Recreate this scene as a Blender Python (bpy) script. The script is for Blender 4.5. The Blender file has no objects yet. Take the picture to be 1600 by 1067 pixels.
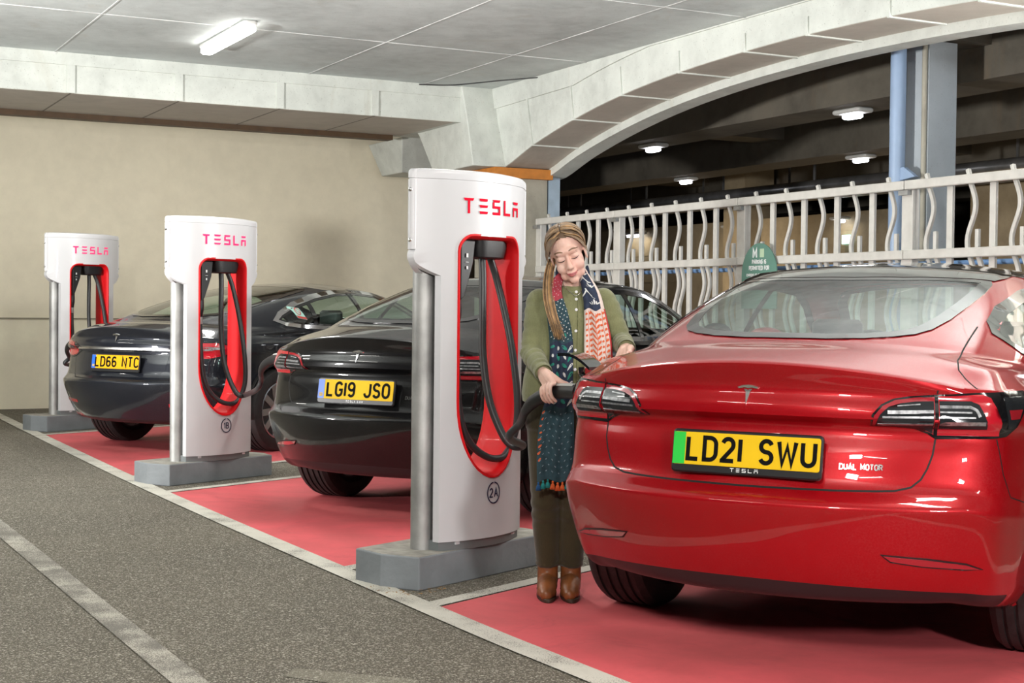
import bpy, bmesh, math, random
import numpy as np
from mathutils import Vector, Matrix
from mathutils.bvhtree import BVHTree
from mathutils.geometry import delaunay_2d_cdt

random.seed(7)
PI = math.pi
SC = bpy.context.scene
COL = SC.collection
R = math.radians


# ------------------------------------------------------------------ objects
def tag(o, label=None, cat=None, group=None, kind=None):
    if label: o['label'] = label
    if cat: o['category'] = cat
    if group: o['group'] = group
    if kind: o['kind'] = kind
    return o


def empty(name, loc=(0, 0, 0), rz=0.0, label=None, cat=None, group=None):
    o = bpy.data.objects.new(name, None)
    o.empty_display_size = 0.1
    COL.objects.link(o)
    o.location = loc
    o.rotation_euler = (0, 0, rz)
    return tag(o, label, cat, group)


def mesh_obj(name, verts, faces, mat, parent=None, smooth=True, angle=35):
    me = bpy.data.meshes.new(name)
    me.from_pydata([tuple(v) for v in verts], [], [tuple(f) for f in faces])
    me.validate()
    if mat: me.materials.append(mat)
    if smooth:
        me.polygons.foreach_set('use_smooth', [True] * len(me.polygons))
        if angle: me.set_sharp_from_angle(angle=R(angle))
    me.update()
    o = bpy.data.objects.new(name, me)
    COL.objects.link(o)
    if parent: o.parent = parent
    return o


class MB:
    """collects shapes that become one mesh"""
    def __init__(s): s.v, s.f = [], []

    def add(s, vs, fs, M=None):
        b = len(s.v)
        s.v += [tuple(M @ Vector(v)) if M else tuple(v) for v in vs]
        s.f += [tuple(b + i for i in f) for f in fs]
        return s

    def box(s, c, d, M=None):
        x, y, z = (k / 2 for k in d)
        vs = [(c[0] + i * x, c[1] + j * y, c[2] + k * z) for i in (-1, 1) for j in (-1, 1) for k in (-1, 1)]
        return s.add(vs, [(0, 1, 3, 2), (4, 6, 7, 5), (0, 4, 5, 1), (2, 3, 7, 6), (0, 2, 6, 4), (1, 5, 7, 3)], M)

    def rbox(s, c, d, r, M=None, n=4):
        """box with rounded vertical edges and a small chamfer top and bottom"""
        x, y = d[0] / 2 - r, d[1] / 2 - r
        lp = []
        for cx, cy, a0 in ((x, y, 0), (-x, y, 90), (-x, -y, 180), (x, -y, 270)):
            for k in range(n + 1):
                a = R(a0 + 90 * k / n)
                lp.append((cx + r * math.cos(a), cy + r * math.sin(a)))
        h, e = d[2] / 2, min(r * .5, d[2] / 4)
        loops = []
        for zz, sc in ((-h, e), (-h + e, 0), (h - e, 0), (h, e)):
            loops.append([(c[0] + px * (1 - sc / (d[0] / 2)), c[1] + py * (1 - sc / (d[1] / 2)), c[2] + zz) for px, py in lp])
        return s.loft(loops, True, True, M=M)

    def loft(s, loops, cap0=False, cap1=False, closed=True, M=None):
        n = len(loops[0])
        vs = [p for l in loops for p in l]
        fs = []
        for i in range(len(loops) - 1):
            for j in range(n if closed else n - 1):
                k = (j + 1) % n
                fs.append((i * n + j, i * n + k, (i + 1) * n + k, (i + 1) * n + j))
        if cap0: fs.append(tuple(reversed(range(n))))
        if cap1: fs.append(tuple((len(loops) - 1) * n + j for j in range(n)))
        return s.add(vs, fs, M)

    def tube(s, pts, r, n=10, caps=True, M=None, flat=1.0):
        P = [Vector(p) for p in pts]
        rr = r if isinstance(r, (list, tuple)) else [r] * len(P)
        T = []
        for i in range(len(P)):
            t = P[min(i + 1, len(P) - 1)] - P[max(i - 1, 0)]
            T.append(t.normalized() if t.length > 1e-9 else Vector((0, 0, 1)))
        u = T[0].orthogonal().normalized()
        if abs(T[0].z) < .9: u = (Vector((0, 0, 1)) - T[0] * T[0].z).normalized()
        loops = []
        for i, p in enumerate(P):
            u = (u - T[i] * u.dot(T[i]))
            u = u.normalized() if u.length > 1e-6 else T[i].orthogonal().normalized()
            w = T[i].cross(u)
            loops.append([p + u * (rr[i] * math.cos(2 * PI * k / n)) + w * (rr[i] * flat * math.sin(2 * PI * k / n)) for k in range(n)])
        return s.loft(loops, caps, caps, M=M)

    def lathe(s, prof, n=32, M=None):
        """profile of (r, z) around Z"""
        loops = [[(r * math.cos(2 * PI * k / n), r * math.sin(2 * PI * k / n), z) for k in range(n)] for r, z in prof]
        return s.loft(loops, prof[0][0] > 1e-6, prof[-1][0] > 1e-6, M=M)

    def prism(s, poly, z0, z1, M=None):
        return s.loft([[(x, y, z0) for x, y in poly], [(x, y, z1) for x, y in poly]], True, True, M=M)

    def grid(s, P, M=None, flip=False):
        P = np.asarray(P); a, b = P.shape[:2]
        fs = []
        for i in range(a - 1):
            for j in range(b - 1):
                q = (i * b + j, (i + 1) * b + j, (i + 1) * b + j + 1, i * b + j + 1)
                fs.append(q[::-1] if flip else q)
        return s.add(P.reshape(-1, 3).tolist(), fs, M)

    def ell(s, c, r, M=None, nu=16, nv=10):
        loops = []
        for j in range(nv + 1):
            a = -PI / 2 + PI * j / nv
            k = max(math.cos(a), 1e-3)
            loops.append([(c[0] + r[0] * k * math.cos(2 * PI * i / nu), c[1] + r[1] * k * math.sin(2 * PI * i / nu), c[2] + r[2] * math.sin(a)) for i in range(nu)])
        return s.loft(loops, True, True, M=M)

    def build(s, name, mat, parent=None, smooth=True, angle=35, bevel=0.0, seg=2):
        o = mesh_obj(name, s.v, s.f, mat, parent, smooth, angle)
        if bevel:
            b = o.modifiers.new('edges', 'BEVEL')
            b.width = bevel; b.segments = seg; b.limit_method = 'ANGLE'; b.angle_limit = R(40)
        return o


def smooth_path(pts, n=8):
    """Catmull-Rom through points"""
    P = [np.array(p, float) for p in pts]
    P = [2 * P[0] - P[1]] + P + [2 * P[-1] - P[-2]]
    out = []
    for i in range(1, len(P) - 2):
        for k in range(n):
            t = k / n
            out.append(.5 * (2 * P[i] + (P[i + 1] - P[i - 1]) * t + (2 * P[i - 1] - 5 * P[i] + 4 * P[i + 1] - P[i + 2]) * t * t + (3 * P[i] - P[i - 1] - 3 * P[i + 1] + P[i + 2]) * t ** 3))
    out.append(P[-2])
    return [tuple(p) for p in out]


def inside(p, poly):
    x, y = p; c = False; n = len(poly); j = n - 1
    for i in range(n):
        xi, yi = poly[i]; xj, yj = poly[j]
        if (yi > y) != (yj > y) and x < (xj - xi) * (y - yi) / (yj - yi) + xi: c = not c
        j = i
    return c


def densify(poly, d, closed=True):
    out = []
    n = len(poly)
    for i in range(n if closed else n - 1):
        a, b = np.array(poly[i], float), np.array(poly[(i + 1) % n], float)
        k = max(1, int(math.ceil(np.linalg.norm(b - a) / d)))
        out += [tuple(a + (b - a) * t / k) for t in range(k)]
    if not closed: out.append(tuple(poly[-1]))
    return out


def fill2d(poly, d, holes=()):
    """triangulated 2D region: returns verts, tris, boundary loops (as index lists)"""
    loops = [densify(poly, d)] + [densify(h, d) for h in holes]
    vs, es, bl = [], [], []
    for l in loops:
        b = len(vs); vs += l; n = len(l)
        es += [(b + i, b + (i + 1) % n) for i in range(n)]
        bl.append(list(range(b, b + n)))
    xs = [p[0] for p in loops[0]]; ys = [p[1] for p in loops[0]]
    x = min(xs) + d * .5
    allb = np.array(vs)
    while x < max(xs):
        y = min(ys) + d * .5
        while y < max(ys):
            if inside((x, y), loops[0]) and not any(inside((x, y), h) for h in loops[1:]):
                if np.min(np.sum((allb - (x, y)) ** 2, axis=1)) > (d * .45) ** 2: vs.append((x, y))
            y += d
        x += d
    o = delaunay_2d_cdt([Vector(v) for v in vs], es, [], 0, 1e-7)
    V, F, src = o[0], o[2], o[3]
    remap = {}
    for i, l in enumerate(src):
        for k in l: remap[k] = i
    tris = []
    for f in F:
        c = sum((V[i] for i in f), Vector((0, 0))) / len(f)
        if inside(c, loops[0]) and not any(inside(c, h) for h in loops[1:]): tris.append(tuple(f))
    return [tuple(v) for v in V], tris, [[remap[i] for i in l] for l in bl]


def sheet(mb, poly, d, fn, t, holes=()):
    """solid sheet: 2D region mapped by fn(u, v, depth) -> xyz, thickness t"""
    V, T, B = fill2d(poly, d, holes)
    n = len(V)
    vs = [fn(u, v, 0.0) for u, v in V] + [fn(u, v, t) for u, v in V]
    a, b = (Vector(vs[T[0][1]]) - Vector(vs[T[0][0]])), (Vector(vs[T[0][2]]) - Vector(vs[T[0][0]]))
    inw = Vector(vs[n + T[0][0]]) - Vector(vs[T[0][0]])
    fl = a.cross(b).dot(inw) > 0
    fs = [f[::-1] if fl else f for f in T] + [tuple(n + i for i in (f if fl else f[::-1])) for f in T]
    for l in B:
        for i in range(len(l)):
            j = (i + 1) % len(l)
            fs.append((l[i], l[j], n + l[j], n + l[i]))
    mb.add(vs, fs)
    return mb


# ------------------------------------------------------------------ lettering (stroke font, unit height, y up)
def arc(cx, cy, rx, ry, a0, a1, n=8):
    return [(cx + rx * math.cos(R(a0 + (a1 - a0) * k / n)), cy + ry * math.sin(R(a0 + (a1 - a0) * k / n))) for k in range(n + 1)]


GL = {
    'A': (.62, [[(0, 0), (.31, 1), (.62, 0)], [(.11, .33), (.51, .33)]]),
    'B': (.55, [[(0, 0), (0, 1), (.3, 1)] + arc(.3, .76, .23, .24, 90, -90) + [(0, .52)], [(.3, .52)] + arc(.3, .26, .25, .26, 90, -90) + [(0, 0)]]),
    'C': (.55, [arc(.28, .72, .27, .28, 20, 180) + arc(.28, .28, .27, .28, 180, 340)]),
    'D': (.55, [[(0, 0), (0, 1), (.25, 1)] + arc(.25, .7, .3, .3, 90, 0) + arc(.25, .3, .3, .3, 0, -90) + [(0, 0), (0, .02)]]),
    'E': (.5, [[(.5, 1), (0, 1), (0, 0), (.5, 0)], [(0, .52), (.42, .52)]]),
    'F': (.5, [[(.5, 1), (0, 1), (0, 0)], [(0, .5), (.4, .5)]]),
    'G': (.55, [arc(.28, .72, .27, .28, 20, 180) + arc(.28, .28, .27, .28, 180, 360) + [(.55, .45), (.3, .45)]]),
    'H': (.55, [[(0, 0), (0, 1)], [(.55, 0), (.55, 1)], [(0, .52), (.55, .52)]]),
    'V': (.6, [[(0, 1), (.3, 0), (.6, 1)]]),
    'I': (.0, [[(0, 0), (0, 1)]]),
    'J': (.5, [[(.5, 1), (.5, .27)] + arc(.25, .27, .25, .27, 0, -180)]),
    'K': (.55, [[(0, 0), (0, 1)], [(.52, 1), (.03, .45)], [(.17, .6), (.55, 0)]]),
    'L': (.48, [[(0, 1), (0, 0), (.48, 0)]]),
    'M': (.65, [[(0, 0), (0, 1), (.325, .35), (.65, 1), (.65, 0)]]),
    'N': (.55, [[(0, 0), (0, 1), (.55, 0), (.55, 1)]]),
    'O': (.55, [arc(.275, .7, .275, .3, 0, 180) + arc(.275, .3, .275, .3, 180, 360) + [(.55, .7)]]),
    'P': (.52, [[(0, 0), (0, 1), (.27, 1)] + arc(.27, .74, .25, .26, 90, -90) + [(0, .48)]]),
    'R': (.55, [[(0, 0), (0, 1), (.27, 1)] + arc(.27, .74, .25, .26, 90, -90) + [(0, .48)], [(.27, .48), (.55, 0)]]),
    'S': (.52, [arc(.26, .74, .25, .26, 20, 180, 8) + arc(.26, .74, .25, .24, 180, 270, 4) + arc(.26, .25, .26, .25, 90, -160, 12)]),
    'T': (.55, [[(0, 1), (.55, 1)], [(.275, 1), (.275, 0)]]),
    'U': (.55, [[(0, 1), (0, .28)] + arc(.275, .28, .275, .28, 180, 360) + [(.55, 1)]]),
    'W': (.78, [[(0, 1), (.18, 0), (.39, .8), (.6, 0), (.78, 1)]]),
    'X': (.55, [[(0, 0), (.55, 1)], [(0, 1), (.55, 0)]]),
    'Y': (.55, [[(0, 1), (.275, .45), (.55, 1)], [(.275, .45), (.275, 0)]]),
    '1': (.2, [[(0, .78), (.2, 1), (.2, 0)]]),
    '2': (.52, [arc(.26, .74, .25, .26, 165, 0, 8) + arc(.26, .74, .25, .3, 0, -50, 4) + [(0, .02), (0, 0), (.54, 0)]]),
    '6': (.52, [arc(.26, .72, .25, .28, 30, 180) + arc(.26, .28, .26, .28, 180, 540, 16)]),
    '9': (.52, [arc(.26, .28, .25, .28, 210, 360) + arc(.26, .72, .26, .28, 0, 360, 16)]),
    '.': (.0, [[(0, 0), (0, .08)]]),
    '4': (.55, [[(.4, 0), (.4, 1), (0, .3), (.55, .3)]]),
    '0': (.55, [arc(.275, .7, .275, .3, 0, 180) + arc(.275, .3, .275, .3, 180, 360) + [(.55, .7)]]),
}


def stroke(mb, pl, w, fn, t):
    """flat ribbon along a 2D polyline, mapped by fn(x, y, h); t = thickness"""
    P = [np.array(p, float) for p in pl]
    Q = [P[0]]
    for p in P[1:]:
        if np.linalg.norm(p - Q[-1]) > 1e-5: Q.append(p)
    P = Q; n = len(P)
    if n < 2: return
    seg = [(P[i + 1] - P[i]) / np.linalg.norm(P[i + 1] - P[i]) for i in range(n - 1)]
    L = []
    for i in range(n):
        a, b = seg[max(i - 1, 0)], seg[min(i, n - 2)]
        na, nb = np.array((-a[1], a[0])), np.array((-b[1], b[0]))
        m = na + nb; q = np.linalg.norm(m)
        m = m / q if q > .3 else na
        k = w / 2 / max(.45, float(m @ na))
        L.append((P[i] + m * k, P[i] - m * k))
    vs = []
    for h in (0, t):
        for a, b in L: vs += [fn(a[0], a[1], h), fn(b[0], b[1], h)]
    fs = []
    for i in range(n - 1):
        o = 2 * i; u = 2 * n + 2 * i
        fs += [(u, u + 1, u + 3, u + 2), (o, o + 2, o + 3, o + 1), (o, u, u + 2, o + 2), (o + 1, o + 3, u + 3, u + 1)]
    fs += [(0, 1, 2 * n + 1, 2 * n), (2 * n - 2, 4 * n - 2, 4 * n - 1, 2 * n - 1)]
    mb.add(vs, fs)


def text(mb, s, x0, y0, h, w, fn, t=.001, gap=.2, sx=1.0, center=False, space=.4):
    """writes s; returns the width"""
    tot = 0
    for i, c in enumerate(s):
        tot += (space if c == ' ' else GL[c][0]) * h * sx + gap * h
    tot -= gap * h
    x = x0 - tot / 2 if center else x0
    for c in s:
        if c == ' ':
            x += space * h * sx + gap * h; continue
        for pl in GL[c][1]:
            stroke(mb, [(x + p[0] * h * sx, y0 + p[1] * h) for p in pl], w, fn, t)
        x += GL[c][0] * h * sx + gap * h
    return tot


def wordmark(name, mat, parent, x0, y0, w, h, fn, t=.001):
    """the spaced five-letter mark of the chargers, drawn as polygons"""
    box = [MB()]
    cw = w / 5.0 * .70; st = (w - cw) / 4.0; b = h * .175; k = .12 * cw
    def quad(x, y, q):
        P = [(x + a, y + c) for a, c in q]
        P = densify(P, .02)
        n = len(P)
        cx = sum(p[0] for p in P) / n; cy = sum(p[1] for p in P) / n
        vs = [fn(p[0], p[1], 0) for p in P] + [fn(p[0], p[1], t) for p in P] + [fn(cx, cy, t)]
        fs = [(n + i, n + (i + 1) % n, 2 * n) for i in range(n)] + [(i, (i + 1) % n, n + (i + 1) % n, n + i) for i in range(n)]
        box[0].add(vs, fs)
    def done():
        box[0].build(name, mat, parent, smooth=False); box[0] = MB()
    def bar(x, y, yy, kk=k, full=None):
        ww = full or cw
        quad(x, y, [(kk, yy), (ww - kk, yy), (ww, yy + b), (0, yy + b)])
    x = x0
    bar(x, y0, h - b); quad(x, y0, [(cw / 2 - b / 2, 0), (cw / 2 + b / 2, 0), (cw / 2 + b / 2, h - b), (cw / 2 - b / 2, h - b)])
    done()
    x = x0 + st
    for yy in (0, (h - b) / 2, h - b): bar(x, y0, yy)
    done()
    x = x0 + 2 * st
    bar(x, y0, h - b); bar(x, y0, (h - b) / 2, 0); bar(x, y0, 0, 0)
    quad(x, y0, [(0, (h - b) / 2 + b), (b, (h - b) / 2 + b), (b, h - b), (0, h - b)])
    quad(x, y0, [(cw - b, b), (cw, b), (cw, (h - b) / 2), (cw - b, (h - b) / 2)])
    done()
    x = x0 + 3 * st
    bar(x, y0, 0, 0); quad(x, y0, [(0, b), (b, b), (b, h), (0, h)])
    done()
    x = x0 + 4 * st
    bar(x, y0, h - b)
    hb = h * .62
    quad(x, y0, [(0, hb - b), (cw, hb - b), (cw, hb), (0, hb)])
    quad(x, y0, [(0, 0), (b, 0), (b, hb - b), (0, hb - b)])
    quad(x, y0, [(cw - b, 0), (cw, 0), (cw, hb - b), (cw - b, hb - b)])
    done()


# ------------------------------------------------------------------ materials
def new_mat(name):
    m = bpy.data.materials.new(name); m.use_nodes = True
    return m, m.node_tree.nodes, m.node_tree.links, m.node_tree.nodes['Principled BSDF']


def pmat(name, col, rough=.5, metal=0.0, coat=0.0, var=.06, scale=8.0, bump=0.0, bscale=60.0, emit=None, es=1.0, coat_rough=.03, spec=.5, flakes=0.0):
    """plain procedural material: colour broken up by noise, optional bump"""
    m, N, L, b = new_mat(name)
    tc = N.new('ShaderNodeTexCoord')
    nz = N.new('ShaderNodeTexNoise'); nz.inputs['Scale'].default_value = scale; nz.inputs['Detail'].default_value = 6
    L.new(tc.outputs['Object'], nz.inputs['Vector'])
    rp = N.new('ShaderNodeValToRGB')
    e = rp.color_ramp.elements
    e[0].position, e[1].position = .3, .7
    e[0].color = (*[max(0, c * (1 - var)) for c in col], 1)
    e[1].color = (*[min(1, c * (1 + var)) for c in col], 1)
    L.new(nz.outputs['Fac'], rp.inputs['Fac'])
    L.new(rp.outputs['Color'], b.inputs['Base Color'])
    b.inputs['Roughness'].default_value = rough
    b.inputs['Metallic'].default_value = metal
    b.inputs['Coat Weight'].default_value = coat
    b.inputs['Coat Roughness'].default_value = coat_rough
    b.inputs['Specular IOR Level'].default_value = spec
    if bump:
        n2 = N.new('ShaderNodeTexNoise'); n2.inputs['Scale'].default_value = bscale; n2.inputs['Detail'].default_value = 4
        L.new(tc.outputs['Object'], n2.inputs['Vector'])
        bp = N.new('ShaderNodeBump'); bp.inputs['Strength'].default_value = bump; bp.inputs['Distance'].default_value = .01
        L.new(n2.outputs['Fac'], bp.inputs['Height']); L.new(bp.outputs['Normal'], b.inputs['Normal'])
    if flakes:
        v = N.new('ShaderNodeTexVoronoi'); v.inputs['Scale'].default_value = 900
        L.new(tc.outputs['Object'], v.inputs['Vector'])
        mr = N.new('ShaderNodeMapRange'); mr.inputs['To Min'].default_value = rough - flakes; mr.inputs['To Max'].default_value = rough + flakes
        L.new(v.outputs['Color'], mr.inputs['Value']); L.new(mr.outputs['Result'], b.inputs['Roughness'])
    if emit:
        b.inputs['Emission Color'].default_value = (*emit, 1); b.inputs['Emission Strength'].default_value = es
    return m


def mixc(N, L, fac, a, b, mode='MIX'):
    x = N.new('ShaderNodeMix'); x.data_type = 'RGBA'; x.blend_type = mode
    for sock, val in ((x.inputs[0], fac), (x.inputs[6], a), (x.inputs[7], b)):
        if isinstance(val, (int, float)): sock.default_value = val
        elif isinstance(val, tuple): sock.default_value = (*val, 1)
        else: L.new(val, sock)
    return x.outputs[2]


def ramp(N, L, fac, p0, p1, c0=0.0, c1=1.0):
    m = N.new('ShaderNodeMapRange'); m.inputs['From Min'].default_value = p0; m.inputs['From Max'].default_value = p1
    m.inputs['To Min'].default_value = c0; m.inputs['To Max'].default_value = c1
    L.new(fac, m.inputs['Value'])
    return m.outputs['Result']


def noise(N, L, vec, scale, detail=5, rough=.6, dist=0.0, stretch=None):
    n = N.new('ShaderNodeTexNoise'); n.inputs['Scale'].default_value = scale; n.inputs['Detail'].default_value = detail
    n.inputs['Roughness'].default_value = rough; n.inputs['Distortion'].default_value = dist
    if stretch:
        mp = N.new('ShaderNodeMapping'); mp.inputs['Scale'].default_value = stretch
        L.new(vec, mp.inputs['Vector']); vec = mp.outputs['Vector']
    L.new(vec, n.inputs['Vector'])
    return n.outputs['Fac']


def concrete(name, col, stain=.25, warm=(.36, .30, .2), rough=.8, pits=.5):
    m, N, L, b = new_mat(name)
    tc = N.new('ShaderNodeTexCoord'); v = tc.outputs['Object']
    big = noise(N, L, v, .9, 6, .65, .3)
    mid = noise(N, L, v, 6, 6, .6)
    fine = noise(N, L, v, 70, 3, .6)
    dk = tuple(c * (1 - stain) for c in col)
    c = mixc(N, L, ramp(N, L, big, .35, .65), dk, col)
    c = mixc(N, L, ramp(N, L, mid, .35, .7, 0, .45), c, tuple(min(1, k * 1.12) for k in col))
    st = ramp(N, L, noise(N, L, v, 1.6, 8, .7, .8, (1, 1, .35)), .58, .74, 0, .4)
    c = mixc(N, L, st, c, warm)
    pit = ramp(N, L, fine, .30, .36, 1 - pits * .4, 1)
    c = mixc(N, L, 1.0, c, pit, 'MULTIPLY')
    L.new(c, b.inputs['Base Color']); b.inputs['Roughness'].default_value = rough
    bp = N.new('ShaderNodeBump'); bp.inputs['Strength'].default_value = .25; bp.inputs['Distance'].default_value = .01
    L.new(mid, bp.inputs['Height']); L.new(bp.outputs['Normal'], b.inputs['Normal'])
    return m


def asphalt(name, col=(.12, .112, .095), fleck=(.42, .39, .33), amt=1.0, scale=1.0):
    m, N, L, b = new_mat(name)
    tc = N.new('ShaderNodeTexCoord'); v = tc.outputs['Object']
    big = noise(N, L, v, .5, 6, .6, .4)
    c = mixc(N, L, ramp(N, L, big, .35, .68), tuple(k * .68 for k in col), tuple(min(1, k * 1.12) for k in col))
    vo = N.new('ShaderNodeTexVoronoi'); vo.inputs['Scale'].default_value = 130 * scale; L.new(v, vo.inputs['Vector'])
    sep = N.new('ShaderNodeSeparateColor'); L.new(vo.outputs['Color'], sep.inputs[0])
    c = mixc(N, L, ramp(N, L, sep.outputs[0], 0, 1, 0, .9), c, tuple(k * .45 for k in col))
    c = mixc(N, L, ramp(N, L, sep.outputs[1], .80, .86, 0, .5 * amt), c, fleck)
    for sc_, lo, rad, al in ((70, .86, .40, .75), (36, .90, .34, .8), (17, .955, .24, .7)):
        v2 = N.new('ShaderNodeTexVoronoi'); v2.inputs['Scale'].default_value = sc_ * scale
        mp = N.new('ShaderNodeMapping'); mp.inputs['Rotation'].default_value = (0, 0, sc_); mp.inputs['Scale'].default_value = (1, 1.6, 1)
        L.new(v, mp.inputs['Vector']); L.new(mp.outputs['Vector'], v2.inputs['Vector'])
        s2 = N.new('ShaderNodeSeparateColor'); L.new(v2.outputs['Color'], s2.inputs[0])
        near = ramp(N, L, v2.outputs['Distance'], rad * .7, rad, 1, 0)
        mu = N.new('ShaderNodeMath'); mu.operation = 'MULTIPLY'; L.new(near, mu.inputs[0]); L.new(ramp(N, L, s2.outputs[2], lo, lo + .04, 0, al * amt), mu.inputs[1])
        c = mixc(N, L, mu.outputs[0], c, tuple(min(1, k * 1.15) for k in fleck))
    L.new(c, b.inputs['Base Color']); b.inputs['Roughness'].default_value = .85
    bp = N.new('ShaderNodeBump'); bp.inputs['Strength'].default_value = .6; bp.inputs['Distance'].default_value = .004
    L.new(vo.outputs['Distance'], bp.inputs['Height']); L.new(bp.outputs['Normal'], b.inputs['Normal'])
    return m


def worn_paint(name, col, under=(.12, .11, .1), wear=.5, dirt=(.35, .2, .17), dirty=.3, rough=.7):
    m, N, L, b = new_mat(name)
    tc = N.new('ShaderNodeTexCoord'); v = tc.outputs['Object']
    big = noise(N, L, v, 1.1, 6, .65, .5)
    c = mixc(N, L, ramp(N, L, big, .4, .75, 0, dirty), col, dirt)
    streak = noise(N, L, v, 2.2, 8, .75, 1.2)
    c = mixc(N, L, ramp(N, L, streak, .55, .75, 0, dirty), c, tuple(k * .6 for k in col))
    fine = noise(N, L, v, 170, 3, .75)
    mid = noise(N, L, v, 5, 5, .6)
    ad = N.new('ShaderNodeMath'); ad.operation = 'ADD'; L.new(fine, ad.inputs[0]); L.new(ramp(N, L, mid, .3, .7, -.12, .12), ad.inputs[1])
    c = mixc(N, L, ramp(N, L, ad.outputs[0], .72 - .2 * wear, .80 - .2 * wear, 0, 1), c, under)
    L.new(c, b.inputs['Base Color']); b.inputs['Roughness'].default_value = rough
    bp = N.new('ShaderNodeBump'); bp.inputs['Strength'].default_value = .25; bp.inputs['Distance'].default_value = .004
    L.new(fine, bp.inputs['Height']); L.new(bp.outputs['Normal'], b.inputs['Normal'])
    return m


def glass_mat(name, tint, refl=.06, dens=1.0, rough=.0):
    """thin tinted pane: see-through plus a Fresnel reflection"""
    m, N, L, b = new_mat(name)
    N.remove(b); out = N['Material Output']
    tr = N.new('ShaderNodeBsdfTransparent'); tr.inputs[0].default_value = (*tint, 1)
    gl = N.new('ShaderNodeBsdfGlossy'); gl.inputs['Roughness'].default_value = rough; gl.inputs[0].default_value = (1, 1, 1, 1)
    fr = N.new('ShaderNodeFresnel'); fr.inputs[0].default_value = 1.5
    tc = N.new('ShaderNodeTexCoord'); ge = N.new('ShaderNodeNewGeometry')
    dirt = ramp(N, L, noise(N, L, tc.outputs['Object'], 14, 6), .3, .8, refl * .3, refl * 1.6)
    a0 = N.new('ShaderNodeMath'); a0.operation = 'ADD'; L.new(fr.outputs[0], a0.inputs[0]); L.new(dirt, a0.inputs[1])
    iv = N.new('ShaderNodeMath'); iv.operation = 'SUBTRACT'; iv.inputs[0].default_value = 1; L.new(ge.outputs['Backfacing'], iv.inputs[1])
    ad = N.new('ShaderNodeMath'); ad.operation = 'MULTIPLY'; L.new(a0.outputs[0], ad.inputs[0]); L.new(iv.outputs[0], ad.inputs[1])
    mx = N.new('ShaderNodeMixShader'); L.new(ad.outputs[0], mx.inputs[0]); L.new(tr.outputs[0], mx.inputs[1]); L.new(gl.outputs[0], mx.inputs[2])
    L.new(mx.outputs[0], out.inputs[0])
    return m


M = {}
M['black_plastic'] = pmat('black_plastic', (.008, .008, .009), .45, bump=.1, bscale=300)
M['rubber'] = pmat('rubber', (.02, .02, .021), .55, bump=.15, bscale=200)
M['cable'] = pmat('cable_rubber', (.03, .031, .033), .42)
M['steel'] = pmat('galvanised_steel', (.37, .37, .36), .58, .8, var=.35, scale=5, bump=.15, bscale=25)
M['chrome'] = pmat('chrome', (.75, .75, .76), .12, 1.0)
M['white_shell'] = pmat('white_moulding', (.57, .57, .585), .36, coat=.12, var=.015, scale=3)
M['red_lining'] = pmat('red_lining', (.66, .006, .010), .48, coat=.06, var=.05, spec=.25)
M['plinth'] = pmat('grey_painted_concrete', (.20, .218, .232), .62, var=.12, scale=6, bump=.3, bscale=30)
M['plinth_dirt'] = pmat('dusty_grey_concrete', (.30, .285, .25), .8, var=.3, scale=14, bump=.3, bscale=40)
M['skirt'] = pmat('grey_steel_skirt', (.20, .22, .225), .45, .4)
M['red_letter'] = pmat('red_letter', (.70, .006, .03), .7, var=.02, spec=.05)
M['pink_letter'] = pmat('lit_pink_letter', (.6, .01, .08), .7, var=.02, emit=(1, .07, .22), es=.75, spec=.05)
M['navy_print'] = pmat('navy_print', (.012, .014, .05), .5)
M['white_print'] = pmat('white_print', (.7, .72, .72), .5)
# ------------------------------------------------------------------ the place: axes along the lane (l) and across it (m)
LA = R(27.5)
LV = np.array([-math.sin(LA), math.cos(LA)])      # along the lane, away from the camera
MV = np.array([math.cos(LA), math.sin(LA)])       # across the lane, towards the fence
BT = R(52.0)                                      # direction of the bays (and of the charger faces)
TV = np.array([math.cos(BT), math.sin(BT)])
NV = np.array([math.sin(BT), -math.cos(BT)])      # the way the chargers face


def lm(l, m, z=0.0):
    p = LV * l + MV * m
    return (p[0], p[1], z)


def lm_box(mb, l0, l1, m0, m1, z0, z1):
    vs = [lm(l, m, z) for l in (l0, l1) for m in (m0, m1) for z in (z0, z1)]
    return mb.add(vs, [(0, 2, 3, 1), (4, 5, 7, 6), (0, 1, 5, 4), (2, 6, 7, 3), (0, 4, 6, 2), (1, 3, 7, 5)])


def struct(mb, name, mat, bevel=0, smooth=False, **k):
    return tag(mb.build(name, mat, smooth=smooth, bevel=bevel, **k), kind='structure')


M['asphalt'] = asphalt('asphalt', (.145, .126, .092), (.50, .47, .40), scale=1.7)
M['asphalt_dark'] = asphalt('asphalt_island', (.085, .085, .08), (.3, .29, .27), .6)
M['white_line'] = worn_paint('white_road_paint', (.62, .60, .53), (.16, .15, .13), .8, (.42, .39, .32), .5)
M['white_line_faint'] = worn_paint('worn_white_road_paint', (.52, .49, .42), (.14, .13, .11), 1.5, (.34, .31, .25), .6)
M['red_bay'] = worn_paint('red_bay_paint', (.70, .105, .12), (.28, .12, .11), .12, (.36, .07, .065), .75)
M['ceiling'] = concrete('ceiling_concrete', (.56, .60, .59), .3, (.40, .37, .30), pits=.8)
M['beam'] = concrete('cast_concrete', (.66, .69, .645), .30, (.44, .41, .33), pits=.9)
M['column'] = concrete('column_concrete', (.42, .40, .33), .35, (.2, .2, .13))
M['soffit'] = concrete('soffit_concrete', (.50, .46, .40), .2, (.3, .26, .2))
M['wall'] = concrete('painted_wall', (.80, .735, .575), .07, (.72, .65, .49), pits=.15)
M['brown_steel'] = pmat('brown_channel', (.075, .04, .016), .6, var=.2)
M['orange_steel'] = pmat('orange_bearing_plate', (.55, .2, .03), .6, var=.2)
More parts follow.
